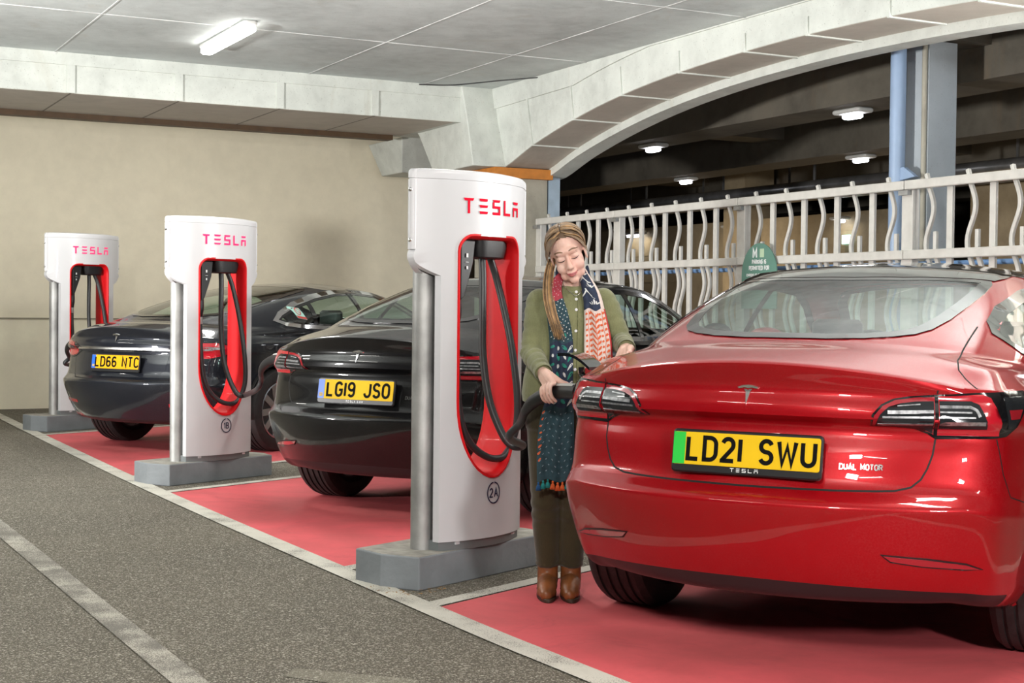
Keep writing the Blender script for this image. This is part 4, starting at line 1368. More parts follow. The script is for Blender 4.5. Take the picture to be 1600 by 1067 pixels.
def saloon(loc, rz, paint, label, reg, flash, flash_mat, frame_text, flap=True):
    root = empty('car', (loc[0], loc[1], 0), rz, label, 'car', 'cars plugged in at the chargers')
    B = Body(saloon_ctrl()); B.plan(10)
    # glazing outlines
    rg = mirror_y([(1.255, 0), (1.27, .20), (1.325, .40), (1.385, .515), (1.34, .528), (1.2, .53), (1.0, .518), (.80, .498), (.66, .468), (.58, .43), (.525, .37), (.478, .28), (.453, .15), (.448, 0)])
    ws = mirror_y([(3.62, 0), (3.60, .3), (3.52, .5), (3.38, .63), (3.2, .655), (2.95, .60), (2.83, .54), (2.84, .3), (2.845, 0)])
    sw = [(.875, 1.145), (.93, 1.18), (1.1, 1.232), (1.424, 1.297), (1.7, 1.328), (1.95, 1.338), (2.2, 1.336), (2.5, 1.315), (2.72, 1.25), (3.0, 1.13), (3.15, 1.055), (3.12, 1.03), (2.5, 1.022), (1.7, 1.03), (1.25, 1.035), (1.05, 1.045), (.93, 1.085)]
    up = lambda c: c[2] > .98
    B.hole(shrink(rg, .02), UV_TOP, lambda c: c[2] > 1.09 and c[0] < 1.6)
    B.hole(shrink(ws, .02), UV_TOP, lambda c: c[2] > .98 and c[0] > 2.6)
    B.hole(shrink(sw, .012), UV_SIDE, lambda c: abs(c[1]) > .45 and c[2] > 1.0)
    wx = (.985, 3.86)
    for x in wx:
        B.hole([(x + .375 * math.cos(R(a)), .334 + .375 * math.sin(R(a))) for a in range(0, 360, 6)], UV_SIDE, lambda c: abs(c[1]) > .6 and c[2] < .8)
    lidc = 4.15
    groups = {
        'rear_valance': lambda r, c: (r < 2 and c < 7),
        'rear_bumper': lambda r, c: r < 7.0 and c < 8,
        'boot_lid': lambda r, c: 7.0 <= r < 20 and c < (lidc if r < 16 else 4.9),
        'roof_panel': lambda r, c: r >= 25.25,
        'body_shell': lambda r, c: True}
    mats = {'rear_valance': M['satin_black'], 'rear_bumper': paint, 'boot_lid': paint, 'roof_panel': M['gloss_black'], 'body_shell': paint}
    B.pieces(groups, mats, root)
    gr = M['glass_rear']
    mb = MB(); B.patch(mb, rg, .035, B.top, .004, .005, [shrink(rg, .045)]); mb.build('rear_window_border', M['gloss_black'], root)
    mb = MB(); B.patch(mb, shrink(rg, .043), .05, B.top, .003, .003); mb.build('rear_window', gr, root)
    rr = mirror_y([(2.76, 0), (2.755, .30), (2.72, .47), (2.6, .545), (2.3, .57), (2.0, .575), (1.7, .565), (1.5, .548), (1.405, .523), (1.338, .40), (1.283, .20), (1.268, 0)])
    mb = MB(); B.patch(mb, rr, .05, B.top, .004, .005); mb.build('roof_glass', M['gloss_black'], root)
    mb = MB(); B.patch(mb, ws, .04, B.top, .004, .005, [shrink(ws, .05)]); mb.build('windscreen_border', M['gloss_black'], root)
    mb = MB(); B.patch(mb, shrink(ws, .048), .06, B.top, .003, .003); mb.build('windscreen', M['glass_side'], root)
    for sg in (1, -1):
        f = lambda u, v, sg=sg: B.side(u, v, sg)
        mb = MB(); B.patch(mb, shrink(sw, -.012), .04, f, .004, .006, [shrink(sw, .018)])
        for x0, x1 in (((2.12, 1.02), (2.14, 1.34)), ((1.32, 1.03), (1.44, 1.28))):
            B.patch(mb, [(x0[0] - .02, x0[1]), (x0[0] + .03, x0[1]), (x1[0] + .03, x1[1]), (x1[0] - .02, x1[1])], .04, f, .005, .006)
        mb.build('window_trim', M['gloss_black'], root)
        mb = MB(); B.patch(mb, shrink(sw, .016), .05, f, .002, .003); mb.build('side_window', M['glass_side'], root)
        def gap(pl, w_, how):
            mb = MB(); B.line(mb, pl, w_, how); mb.build('panel_gap', M['seam'], root, smooth=False)
        tail_light(B, root, sg)
        w = lambda u, v, sg=sg: B.wrap(u * sg, v)
        # bumper reflector
        mb = MB(); rp = [(.435, .438), (.465, .412), (.56, .398), (.70, .388), (.755, .392), (.70, .412), (.58, .428)]
        B.patch(mb, rp, .02, w, .003, .006); rb = mb.build('bumper_reflector', M['satin_black'], root)
        mb = MB(); B.patch(mb, shrink(rp, .005), .02, w, .005, .004); mb.build('reflector_lens', M['lens_red'], rb)
        # panel gaps
        gap([(.602, .810), (.592, .76), (.575, .715), (.555, .68), (.525, .655), (.475, .643), (.42, .640), (.28, .637), (0, .635)], .006, w)
        gap([(.604, .958), (.606, .97)], .005, w)
        gap([(.80, .812), (.82, .70), (.86, .62), (1.0, .585), (1.2, .58)], .004, w)
        gap([(x, y * sg) for x, y in ((.285, .735), (.345, .66), (.38, .628), (.46, .605), (.60, .588), (.84, .585))], .005, B.top)
        gap([(1.18, 1.03), (1.12, .95), (1.10, .85), (1.16, .72), (1.36, .60), (1.42, .45), (1.44, .28)], .005, f)
        gap([(2.13, 1.02), (2.12, .7), (2.10, .28)], .005, f)
        gap([(3.13, 1.02), (3.16, .8), (3.12, .5), (3.05, .28)], .005, f)
        for hx in (1.32, 2.28):
            mb = MB(); B.patch(mb, [(hx, .872), (hx + .22, .872), (hx + .22, .892), (hx, .892)], .03, f, .004, .006); mb.build('door_handle', M['gloss_black'], root)
        # mirror
        mb = MB(); mb.ell((2.98, sg * 1.0, 1.07), (.06, .11, .065)); mb.tube([(2.99, sg * .80, 1.0), (2.99, sg * .93, 1.03)], .025, 8); mb.build('door_mirror', paint, root)
        # wheel wells
        for x in wx:
            mb = MB(); aa = [R(a) for a in range(-8, 189, 7)]
            mb.grid([[(x + .374 * math.cos(a), sg * yy, .334 + .374 * math.sin(a)) for a in aa] for yy in (.50, .885)])
            mb.grid([[(x + q * math.cos(a), sg * .50, .334 + q * math.sin(a)) for a in aa] for q in (.01, .374)])
            mb.build('wheel_arch', M['underbody'], root)
    for x in wx:
        for sg in (1, -1): wheel(root, x, sg * .785, sg)
    # badge, letters, plate
    wr = lambda x, y, h: tuple((lambda q: q[0] + q[1] * h)(B.wrap(-x, y)))
    logo(root, lambda x, y, h: wr(x, .937 + y, h + .001), .082, .080, M['chrome'])
    mb = MB(); text(mb, 'DUAL MOTOR', .305, .706, .0165, .0042, lambda x, y, h: wr(x, y, h + .001), t=.002, gap=.26, sx=1.05, space=.35); mb.build('lettering', M['chrome'], root, smooth=False)
    q = B.wrap(0, .745)
    number_plate(root, q[0].x - .022, .748, reg, R(9), flash, flash_mat, M['plate_yellow'], frame_text)
    # under and inside
    mb = MB(); mb.box((2.45, 0, .27), (3.7, 1.0, .12)); mb.box((2.35, 0, .30), (1.9, 1.6, .14)); mb.build('underbody', M['underbody'], root, smooth=False)
    mb = MB(); mb.box((1.15, 0, .87), (.85, 1.25, .05)); mb.box((2.1, 0, .36), (2.6, 1.4, .04)); mb.box((2.25, .72, .65), (2.3, .03, .6)); mb.box((2.25, -.72, .65), (2.3, .03, .6)); mb.box((3.2, 0, .84), (.5, 1.3, .16)); mb.build('cabin_floor', M['interior'], root, smooth=False, bevel=.02)
    seat(root, 1.42, 0, 1.25, True)
    for y in (.37, -.37): seat(root, 2.42, y, .5)
    mb = MB(); mb.tube([(2.80 + .05 * math.cos(a), .37 + .18 * math.cos(a), .95 + .17 * math.sin(a)) for a in np.linspace(0, 2 * PI, 25)], .014, 8, caps=False); mb.build('steering_wheel', M['interior'], root)
    # open charge flap above the left light
    if flap:
        tt = empty('charge_flap', (0, 0, 0)); tt.parent = root
        q = B.wrap(.98, .955)[0]
        base = Vector(q)
        mb = MB(); mb.tube(smooth_path([base + Vector((.02, -.01, -.01)), base + Vector((.0, .03, .01)), base + Vector((.0, .035, .04))], 5), .011, 8); mb.build('hinge_arm', M['gloss_black'], tt)
        mb = MB(); g = []
        for i, u in enumerate(np.linspace(0, 1, 9)):
            g.append([tuple(base + Vector((.10 - .13 * v + .03 * u, -.015 + .155 * u, -.02 + .05 * u + .02 * math.sin(PI * u) + .05))) for v in np.linspace(0, 1, 6)])
        g = np.array(g); mb.grid(g); mb.grid(g + (0, 0, .012), flip=True)
        rim = [tuple(p) for p in g[0]] + [tuple(p) for p in g[1:, -1]] + [tuple(p) for p in g[-1][-2::-1]] + [tuple(p) for p in g[-2:0:-1, 0]]
        mb.loft([rim, [(x, y, z + .012) for x, y, z in rim]]); mb.build('flap', M['gloss_black'], tt)
    return root, B


# ---- the fastback (dark grey-blue car by the wall)
def fastback_ctrl():
    G = saloon_ctrl()
    rows = []
    for i, r in enumerate(G[:20]):
        k = 1.06
        q = []
        for j, (x, y, z) in enumerate(r):
            f = max(0, 1 - abs(y) / .5)
            bx = .035 * (abs(y) / .8) ** 2
            q.append((x * 1.058 + (bx if x < 1 else 0), y * k, z + (-.015 if i > 13 else 0)))
        rows.append(q)
    base = [(.50, 0, 1.085), (.505, .17, 1.084), (.52, .35, 1.08), (.56, .50, 1.072), (.65, .62, 1.062), (.78, .70, 1.052),
            (.95, .755, 1.045), (1.12, .80, 1.04), (1.32, .835, 1.03), (1.56, .86, 1.02), (1.85, .873, 1.01), (2.2, .88, 1.0), (2.6, .88, .992), (3.05, .868, .99),
            (3.4, .835, .992), (3.64, .77, 1.0), (3.76, .63, 1.01), (3.83, .45, 1.016), (3.87, .23, 1.02), (3.885, 0, 1.022)]
    roof = [(1.95, 0, 1.407), (1.952, .16, 1.406), (1.96, .30, 1.402), (1.98, .42, 1.396), (2.0, .50, 1.388), (2.03, .56, 1.378),
            (2.07, .595, 1.370), (2.12, .618, 1.366), (2.18, .63, 1.366), (2.25, .637, 1.367), (2.34, .64, 1.368), (2.46, .642, 1.368), (2.60, .64, 1.364), (2.74, .633, 1.355),
            (2.85, .615, 1.345), (2.92, .575, 1.341), (2.97, .48, 1.347), (3.0, .34, 1.356), (3.015, .17, 1.362), (3.02, 0, 1.364)]
    rows.append(base)
    b, r = np.array(base), np.array(roof); out = np.zeros_like(b)
    for i in range(len(b)):
        n = np.array((b[i][0] - 2.4, b[i][1] * 1.6, .75)); out[i] = n / np.linalg.norm(n)
    for t, k in ((.04, .008), (.3, .045), (.65, .05), (.93, .014)): rows.append((b + (r - b) * t + out * k).tolist())
    rows.append(roof)
    rc = lambda x: 1.407 + .033 * math.sin(PI * min(1, max(0, (x - 1.95) / 1.07)) ** .8) - .02 * max(0, (x - 2.6) / .42) ** 2
    for t in (.12, .4, .72): rows.append([(x, y * (1 - t), z + (rc(x) - z) * (1 - (1 - t) ** 2)) for x, y, z in roof])
    rows.append([(x, 0, rc(x)) for x, y, z in roof])
    return rows


def fastback(loc, rz, paint, label, reg):
    root = empty('car', (loc[0], loc[1], 0), rz, label, 'car', 'cars plugged in at the chargers')
    B = Body(fastback_ctrl(), .024, (.026, .07)); B.plan(10)
    rg = mirror_y([(1.93, 0), (1.93, .35), (1.91, .50), (1.85, .545), (1.5, .575), (1.15, .575), (.9, .545), (.76, .48), (.67, .38), (.62, .22), (.61, 0)])
    ws = mirror_y([(3.80, 0), (3.78, .3), (3.70, .52), (3.55, .66), (3.35, .69), (3.12, .63), (3.0, .56), (3.01, .3), (3.015, 0)])
    sw = [(1.20, 1.10), (1.27, 1.14), (1.5, 1.222), (1.8, 1.29), (2.1, 1.333), (2.4, 1.345), (2.7, 1.325), (2.95, 1.25), (3.2, 1.14), (3.36, 1.06), (3.32, 1.035), (2.6, 1.03), (1.8, 1.045), (1.45, 1.06), (1.27, 1.078)]
    B.hole(shrink(rg, .02), UV_TOP, lambda c: c[2] > 1.07 and c[0] < 2.1)
    B.hole(shrink(ws, .02), UV_TOP, lambda c: c[2] > .98 and c[0] > 2.8)
    B.hole(shrink(sw, .012), UV_SIDE, lambda c: abs(c[1]) > .5 and c[2] > 1.0)
    wx = (1.03, 3.99)
    for x in wx:
        B.hole([(x + .385 * math.cos(R(a)), .345 + .385 * math.sin(R(a))) for a in range(0, 360, 6)], UV_SIDE, lambda c: abs(c[1]) > .6 and c[2] < .82)
    B.pieces({'rear_valance': lambda r, c: r < 1.6 and c < 7, 'rear_bumper': lambda r, c: r < 7 and c < 8, 'tailgate': lambda r, c: 7 <= r < 20 and c < 4.6, 'body_shell': lambda r, c: True},
             {'rear_valance': M['satin_black'], 'rear_bumper': paint, 'tailgate': paint, 'body_shell': paint}, root)
    mb = MB(); B.patch(mb, rg, .045, B.top, .004, .005, [shrink(rg, .05)]); mb.build('rear_window_border', M['gloss_black'], root)
    mb = MB(); B.patch(mb, shrink(rg, .048), .06, B.top, .003, .003); mb.build('rear_window', M['glass_rear'], root)
    mb = MB(); B.patch(mb, ws, .05, B.top, .004, .005, [shrink(ws, .05)]); mb.build('windscreen_border', M['gloss_black'], root)
    mb = MB(); B.patch(mb, shrink(ws, .048), .07, B.top, .003, .003); mb.build('windscreen', M['glass_side'], root)
    for sg in (1, -1):
        f = lambda u, v, sg=sg: B.side(u, v, sg)
        w = lambda u, v, sg=sg: B.wrap(u * sg, v)
        def gap(pl, w_, how):
            mb = MB(); B.line(mb, pl, w_, how); mb.build('panel_gap', M['seam'], root, smooth=False)
        mb = MB(); B.patch(mb, shrink(sw, -.03), .04, f, .005, .008, [shrink(sw, .002)]); mb.build('chrome_trim', M['chrome'], root)
        mb = MB(); B.patch(mb, shrink(sw, .0), .04, f, .003, .006, [shrink(sw, .018)])
        for x0, x1 in (((2.3, 1.03), (2.32, 1.35)), ((1.62, 1.05), (1.66, 1.26))):
            B.patch(mb, [(x0[0] - .02, x0[1]), (x0[0] + .03, x0[1]), (x1[0] + .03, x1[1]), (x1[0] - .02, x1[1])], .04, f, .004, .006)
        mb.build('window_trim', M['gloss_black'], root)
        mb = MB(); B.patch(mb, shrink(sw, .016), .05, f, .002, .003); mb.build('side_window', M['glass_side'], root)
        t = empty('tail_light', (0, 0, 0)); t.parent = root
        lp = [(.47, .845), (.50, .885), (.60, .912), (.74, .926), (.87, .93), (.97, .905), (1.05, .86), (1.02, .835), (.92, .80), (.80, .775), (.70, .772), (.62, .785), (.57, .815)]
        mb = MB(); lens(B, mb, lp, .004, sg=sg, t=.006); mb.build('housing', M['lens_smoke'], t)
        mb = MB(); lens(B, mb, clip_x(shrink(lp, .014), .6, lambda x: x > .6), .006, sg=sg, t=.003); mb.build('red_lens', M['lens_red_bright'], t)
        mb = MB(); lens(B, mb, [(.66, .87), (.80, .885), (.88, .88), (.90, .865), (.66, .852)], .0085, sg=sg, t=.003); mb.build('clear_lens', M['lens_clear'], t)
        mb = MB(); rp = [(.50, .40), (.80, .40), (.80, .425), (.50, .425)]; B.patch(mb, rp, .03, w, .003, .005); mb.build('bumper_reflector', M['lens_red_bright'], root)
        gap([(.62, .78), (.60, .70), (.56, .64), (.48, .615), (0, .607)], .006, w)
        gap([(1.25, 1.05), (1.20, .95), (1.18, .85), (1.24, .72), (1.44, .60), (1.5, .45), (1.52, .28)], .005, f)
        gap([(2.32, 1.03), (2.3, .7), (2.28, .28)], .005, f)
        for hx in (1.45, 2.48):
            mb = MB(); B.patch(mb, [(hx, .885), (hx + .22, .885), (hx + .22, .908), (hx, .908)], .03, f, .006, .008); mb.build('door_handle', M['chrome'], root)
        mb = MB(); B.patch(mb, [(3.2, .80), (3.42, .83), (3.40, .86), (3.22, .84)], .03, f, .004, .006); mb.build('side_trim', M['chrome'], root)
        mb = MB(); mb.ell((3.17, sg * 1.05, 1.08), (.06, .11, .065)); mb.tube([(3.18, sg * .84, 1.01), (3.18, sg * .97, 1.04)], .025, 8); mb.build('door_mirror', paint, root)
        for x in wx:
            mb = MB(); aa = [R(a) for a in range(-8, 189, 7)]
            mb.grid([[(x + .384 * math.cos(a), sg * yy, .345 + .384 * math.sin(a)) for a in aa] for yy in (.52, .93)])
            mb.grid([[(x + q * math.cos(a), sg * .52, .345 + q * math.sin(a)) for a in aa] for q in (.01, .384)])
            mb.build('wheel_arch', M['underbody'], root)
    for x in wx:
        for sg in (1, -1): wheel(root, x, sg * .825, sg, .345, .245, 10)
    # chrome bar across the tailgate, badge, plate
    mb = MB()
    g = lambda u, v: B.wrap(u, v)
    B.patch(mb, [(-.52, .832), (.52, .832), (.51, .866), (.3, .872), (-.3, .872), (-.51, .866)], .03, g, .022, .024); mb.build('chrome_bar', pmat('satin_chrome', (.80, .80, .81), .24, 1.0), root, bevel=.004)
    wr = lambda x, y, h: tuple((lambda q: q[0] + q[1] * h)(B.wrap(-x, y)))
    logo(root, lambda x, y, h: wr(x, .945 + y, h + .001), .085, .085, M['chrome'])
    mb = MB(); B.patch(mb, [(-.42, .665), (.42, .665), (.46, .69), (.48, .825), (-.48, .825), (-.46, .69)], .04, g, .002, .003); mb.build('plate_recess', paint, root)
    q = B.wrap(0, .75)
    number_plate(root, q[0].x - .02, .75, reg, R(7), 'GB', M['plate_blue'], M['plate_amber'], None)
    mb = MB(); mb.box((2.55, 0, .27), (3.8, 1.05, .12)); mb.box((2.5, 0, .30), (2.1, 1.7, .14)); mb.build('underbody', M['underbody'], root, smooth=False)
    mb = MB(); mb.box((1.3, 0, .86), (.9, 1.35, .05)); mb.box((2.3, 0, .36), (2.6, 1.5, .04)); mb.box((2.45, .76, .65), (2.3, .03, .6)); mb.box((2.45, -.76, .65), (2.3, .03, .6)); mb.box((3.45, 0, .85), (.5, 1.4, .16)); mb.build('cabin_floor', M['interior'], root, smooth=False, bevel=.02)
    seat(root, 1.72, 0, 1.3, True)
    for y in (.39, -.39): seat(root, 2.65, y, .52)
    fs = lambda u, v, h: tuple((lambda q: q[0] + q[1] * (h + .005))(B.side(u, v, -1)))
    st = empty('window_sticker', (0, 0, 0)); st.parent = root
    mb = MB(); B.patch(mb, [(1.43, 1.115), (1.53, 1.10), (1.50, 1.20), (1.40, 1.215)], .03, lambda u, v: B.side(u, v, -1), .0055, .002); mb.build('sticker', pmat('pale_green_sticker', (.35, .62, .55), .5), st)
    mb = MB(); stroke(mb, arc(1.465, 1.172, .026, .028, 0, 360, 20), .006, lambda u, v, h: fs(u, v, h + .001), .001); stroke(mb, [(1.447, 1.19), (1.483, 1.155)], .005, lambda u, v, h: fs(u, v, h + .001), .001)
    B.patch(mb, [(1.43, 1.117), (1.53, 1.102), (1.524, 1.122), (1.424, 1.137)], .03, lambda u, v: B.side(u, v, -1), .0065, .002); mb.build('sticker_print', pmat('red_sticker_print', (.5, .06, .05), .5), st)
    return root, B
# ------------------------------------------------------------------ placing the chargers and the cars
CAR_A = dict(loc=(.748, 4.862), th=30.0)
CAR_B = dict(loc=(-.92, 8.25), th=30.0)
CAR_C = dict(loc=(-3.27, 11.9), th=30.0)


def car_pt(c, x, y, z):
    t = R(c['th']); f = np.array((math.sin(t), math.cos(t))); l = np.array((-math.cos(t), math.sin(t)))
    p = np.array(c['loc']) + f * x + l * y
    return np.array((p[0], p[1], z))


def to_charger(c, p, s=1.0):
    d = np.array(p[:2]) - charger_origin(c)
    return (float(d @ TV) / s, float(-(d @ NV)) / s, p[2] / s)


def port_path(c, car, s):
    """cable from the loop in front of the charger up to the car's left rear corner"""
    o, q = Vector((.595, 1.006, .888)), Vector((.36, .62, .915))
    h = car['body'].cast(o, q - o)[0]; h = h - (q - o).normalized() * .034
    P = [(.86, 1.37, .67), (.80, 1.283, .735), (.69, 1.195, .80), (.64, 1.115, .852), (.595, 1.006, .888), tuple(h)]
    return [to_charger(c, car_pt(car, *q), s) for q in P]


A_car, A_B = saloon(CAR_A['loc'], R(90 - CAR_A['th']), M['red_paint'], 'glossy red saloon with a green flash on its number plate, seen from behind', 'LD2I SWU', '', M['plate_green'], 'mark')
B_car, B_B = saloon(CAR_B['loc'], R(90 - CAR_B['th']), M['black_paint'], 'glossy black saloon parked behind the 2A charging post', 'LGI9 JSO', 'GB', M['plate_blue'], 'TESLA.COM', False)
C_car, C_B = fastback(CAR_C['loc'], R(90 - CAR_C['th']), M['grey_paint'], 'dark blue-grey fastback car nearest the cream wall', 'LD66 NTC')

CAR_A['body'], CAR_B['body'], CAR_C['body'] = A_B, B_B, C_B
CAB = [
    (CH[0], 1.0, '2A', False, CAR_A, 'nearest white and red charging post, marked 2A, beside the woman in green'),
    (CH[1], 1.0, '1B', True, CAR_B, 'white and red charging post marked 1B between the two dark cars'),
    (CH[2], 1.04, '1A', True, CAR_C, 'furthest white and red charging post, against the cream wall behind the grey car')]
for c, s, mark, lit, car, lab in CAB:
    path = port_path(c, car, s)
    charger(charger_origin(c), s, lab, mark, lit, path)
# ------------------------------------------------------------------ the woman charging the red car (local frame: x to the picture's right, -y towards the viewer)
def skin_mat():
    m, N, L, b = new_mat('skin')
    tc = N.new('ShaderNodeTexCoord'); v = tc.outputs['Object']
    c = mixc(N, L, ramp(N, L, noise(N, L, v, 22, 4), .35, .65), (.66, .41, .33), (.75, .50, .42))
    c = mixc(N, L, ramp(N, L, noise(N, L, v, 9, 3), .55, .75, 0, .35), c, (.66, .30, .25))
    L.new(c, b.inputs['Base Color']); b.inputs['Roughness'].default_value = .5
    b.inputs['Subsurface Weight'].default_value = .15; b.inputs['Subsurface Radius'].default_value = (.01, .004, .002)
    return m


def knit(name, col, scale=240, bump=.5):
    m, N, L, b = new_mat(name)
    tc = N.new('ShaderNodeTexCoord'); v = tc.outputs['Object']
    c = mixc(N, L, ramp(N, L, noise(N, L, v, 9, 5), .35, .65), tuple(k * .85 for k in col), tuple(k * 1.1 for k in col))
    wv = noise(N, L, v, scale, 2, .5, 0, (1, 1, .45))
    c = mixc(N, L, ramp(N, L, wv, .35, .65, 0, .35), c, tuple(k * .6 for k in col))
    L.new(c, b.inputs['Base Color']); b.inputs['Roughness'].default_value = .9
    b.inputs['Sheen Weight'].default_value = .25
    bp = N.new('ShaderNodeBump'); bp.inputs['Strength'].default_value = bump; bp.inputs['Distance'].default_value = .003
    L.new(wv, bp.inputs['Height']); L.new(bp.outputs['Normal'], b.inputs['Normal'])
    return m


M['skin'] = skin_mat()
M['lip'] = pmat('lips', (.46, .12, .12), .4, var=.06)
M['brow'] = pmat('eyebrow_hair', (.20, .12, .07), .7)
M['lash'] = pmat('eyelash', (.05, .03, .025), .6)
M['cardigan'] = knit('olive_green_knit', (.19, .195, .092))
M['trouser'] = knit('brown_olive_cotton', (.040, .029, .008), 300, .3)
M['boot'] = pmat('tan_leather', (.20, .065, .018), .38, coat=.2, var=.35, scale=14, bump=.15, bscale=60)
M['boot_sole'] = pmat('dark_boot_sole', (.035, .018, .009), .6)
M['button'] = pmat('pearl_button', (.72, .72, .74), .25)
M['hair'] = pmat('light_brown_hair', (.20, .125, .068), .42, var=.4, scale=30)
M['hair_dark'] = pmat('brown_hair', (.115, .07, .042), .45, var=.35, scale=30)
M['hair_gold'] = pmat('golden_hair', (.44, .26, .115), .4, var=.3, scale=30)
M['hair_grey'] = pmat('greying_hair', (.30, .235, .17), .42, var=.3, scale=30)
M['sc_navy'] = pmat('scarf_navy', (.018, .028, .06), .85, var=.25, scale=40)
M['sc_teal'] = pmat('scarf_dark_teal', (.018, .05, .065), .85, var=.25, scale=40)
M['sc_berry'] = pmat('scarf_berry', (.33, .035, .055), .85, var=.2, scale=40)
M['sc_cream'] = pmat('scarf_cream', (.66, .55, .50), .85, var=.1, scale=40)
M['sc_white'] = pmat('scarf_white_print', (.62, .63, .62), .85, var=.05)
M['sc_green'] = pmat('scarf_green_print', (.02, .23, .17), .85, var=.1)
M['sc_orange'] = pmat('scarf_orange_print', (.62, .115, .04), .85, var=.1)
M['sc_red'] = pmat('scarf_red', (.50, .03, .035), .85, var=.15)
M['tassel_orange'] = pmat('orange_tassel', (.60, .10, .02), .9, var=.2)
M['tassel_teal'] = pmat('teal_tassel', (.01, .22, .21), .9, var=.2)
M['tassel_blue'] = pmat('blue_tassel', (.01, .07, .20), .9, var=.2)


def fuse(mb, name, mat, voxel, smooth, parent=None, keep=None, thresh=None):
    """melts the collected shapes into one continuous surface"""
    o = mesh_obj(name, mb.v, mb.f, mat, None, False)
    r = o.modifiers.new('melt', 'REMESH'); r.mode = 'VOXEL'; r.voxel_size = voxel; r.use_smooth_shade = True
    if smooth:
        s = o.modifiers.new('soften', 'SMOOTH'); s.factor = .5; s.iterations = smooth
    dg = bpy.context.evaluated_depsgraph_get(); dg.update()
    me = bpy.data.meshes.new_from_object(o.evaluated_get(dg))
    bpy.data.objects.remove(o)
    if keep:
        bm = bmesh.new(); bm.from_mesh(me)
        bmesh.ops.delete(bm, geom=[v for v in bm.verts if not keep(v.co)], context='VERTS')
        bm.to_mesh(me); bm.free()
    me.materials.clear(); me.materials.append(mat)
    me.polygons.foreach_set('use_smooth', [True] * len(me.polygons))
    me.name = name
    o = bpy.data.objects.new(name, me); COL.objects.link(o)
    if parent: o.parent = parent
    return o


def limb(mb, pts, radii, n=14, flat=1.0, k=6):
    P = smooth_path(pts, k)
    rr = np.interp(np.linspace(0, len(pts) - 1, len(P)), range(len(pts)), radii).tolist()
    mb.tube(P, rr, n, flat=flat)
    mb.ell(P[0], (rr[0],) * 3, nu=12, nv=8); mb.ell(P[-1], (rr[-1],) * 3, nu=12, nv=8)


def torso(mb, rings, n=32, p=2.3):
    lo = []
    for cx, cy, z, a, b in rings:
        lo.append([(cx + a * math.copysign(abs(math.cos(t)) ** (2 / p), math.cos(t)), cy + b * math.copysign(abs(math.sin(t)) ** (2 / p), math.sin(t)), z) for t in np.linspace(0, 2 * PI, n, endpoint=False)])
    mb.loft(lo, True, True)


PX, PY = .242, 6.22
GRIP = Vector(car_pt(CAR_A, .595, 1.006, .888)) - Vector((PX, PY, 0))      # where she holds the connector
GDIR = (Vector(car_pt(CAR_A, .56, .95, .895)) - Vector(car_pt(CAR_A, .625, 1.075, .868))).normalized()

# joints
SH_R, EL_R, WR_R = (-.128, .005, 1.262), (-.158, -.085, 1.035), tuple(GRIP + Vector((-.045, .055, .072)))
SH_L, EL_L, WR_L = (.140, .005, 1.268), (.215, -.055, 1.085), (.226, -.225, 1.062)
HIP_R, KN_R, AN_R = (-.092, .0, .80), (-.092, -.015, .44), (-.080, .015, .085)
HIP_L, KN_L, AN_L = (.062, .0, .80), (.030, -.015, .44), (.018, .015, .085)
HEAD = Matrix.Translation((-.012, -.062, 1.452)) @ Matrix.Rotation(R(-8), 4, 'Z') @ Matrix.Rotation(R(-17), 4, 'Y') @ Matrix.Rotation(R(13), 4, 'X') @ Matrix.Scale(.97, 4)


def hv(p): return HEAD @ Vector(p)


def head_shapes(mb):
    mb.ell((0, .014, .038), (.074, .092, .082), HEAD, 28, 18)
    mb.ell((0, -.022, -.030), (.061, .060, .088), HEAD, 24, 16)
    mb.ell((0, -.034, -.080), (.044, .046, .040), HEAD, 20, 12)
    mb.ell((0, -.066, -.106), (.021, .019, .017), HEAD, 14, 10)
    for s in (-1, 1):
        mb.ell((s * .035, -.056, -.046), (.026, .022, .027), HEAD, 14, 10)
        mb.ell((s * .030, -.0705, -.004), (.0185, .0125, .0135), HEAD, 14, 10)
        mb.ell((s * .0095, -.095, -.047), (.0085, .0095, .008), HEAD, 12, 8)
        mb.ell((s * .038, -.050, -.080), (.016, .016, .022), HEAD, 12, 8)
        mb.loft([[tuple(Vector((s * (.073 + .003 * e), .004 + .020 * math.cos(a), -.012 + .032 * math.sin(a)))) for a in np.linspace(0, 2 * PI, 14, endpoint=False)] for e in (-1, 1.6)], True, True, M=HEAD)
    mb.ell((0, -.070, .022), (.050, .020, .020), HEAD, 18, 10)
    limb2 = MB(); limb(limb2, [(0, -.080, .006), (0, -.092, -.018), (0, -.106, -.042)], [.0072, .0088, .0118], 12)
    mb.add(limb2.v, limb2.f, HEAD)
    mb.ell((0, -.086, -.066), (.024, .012, .012), HEAD, 14, 8)
    mb.ell((0, -.0905, -.0715), (.0215, .0085, .0048), HEAD, 14, 8)
    mb.ell((0, -.0885, -.0805), (.0185, .0085, .0056), HEAD, 14, 8)


def finger(mb, pts, r0, r1): limb(mb, pts, list(np.linspace(r0, r1, len(pts))), 10, k=4)


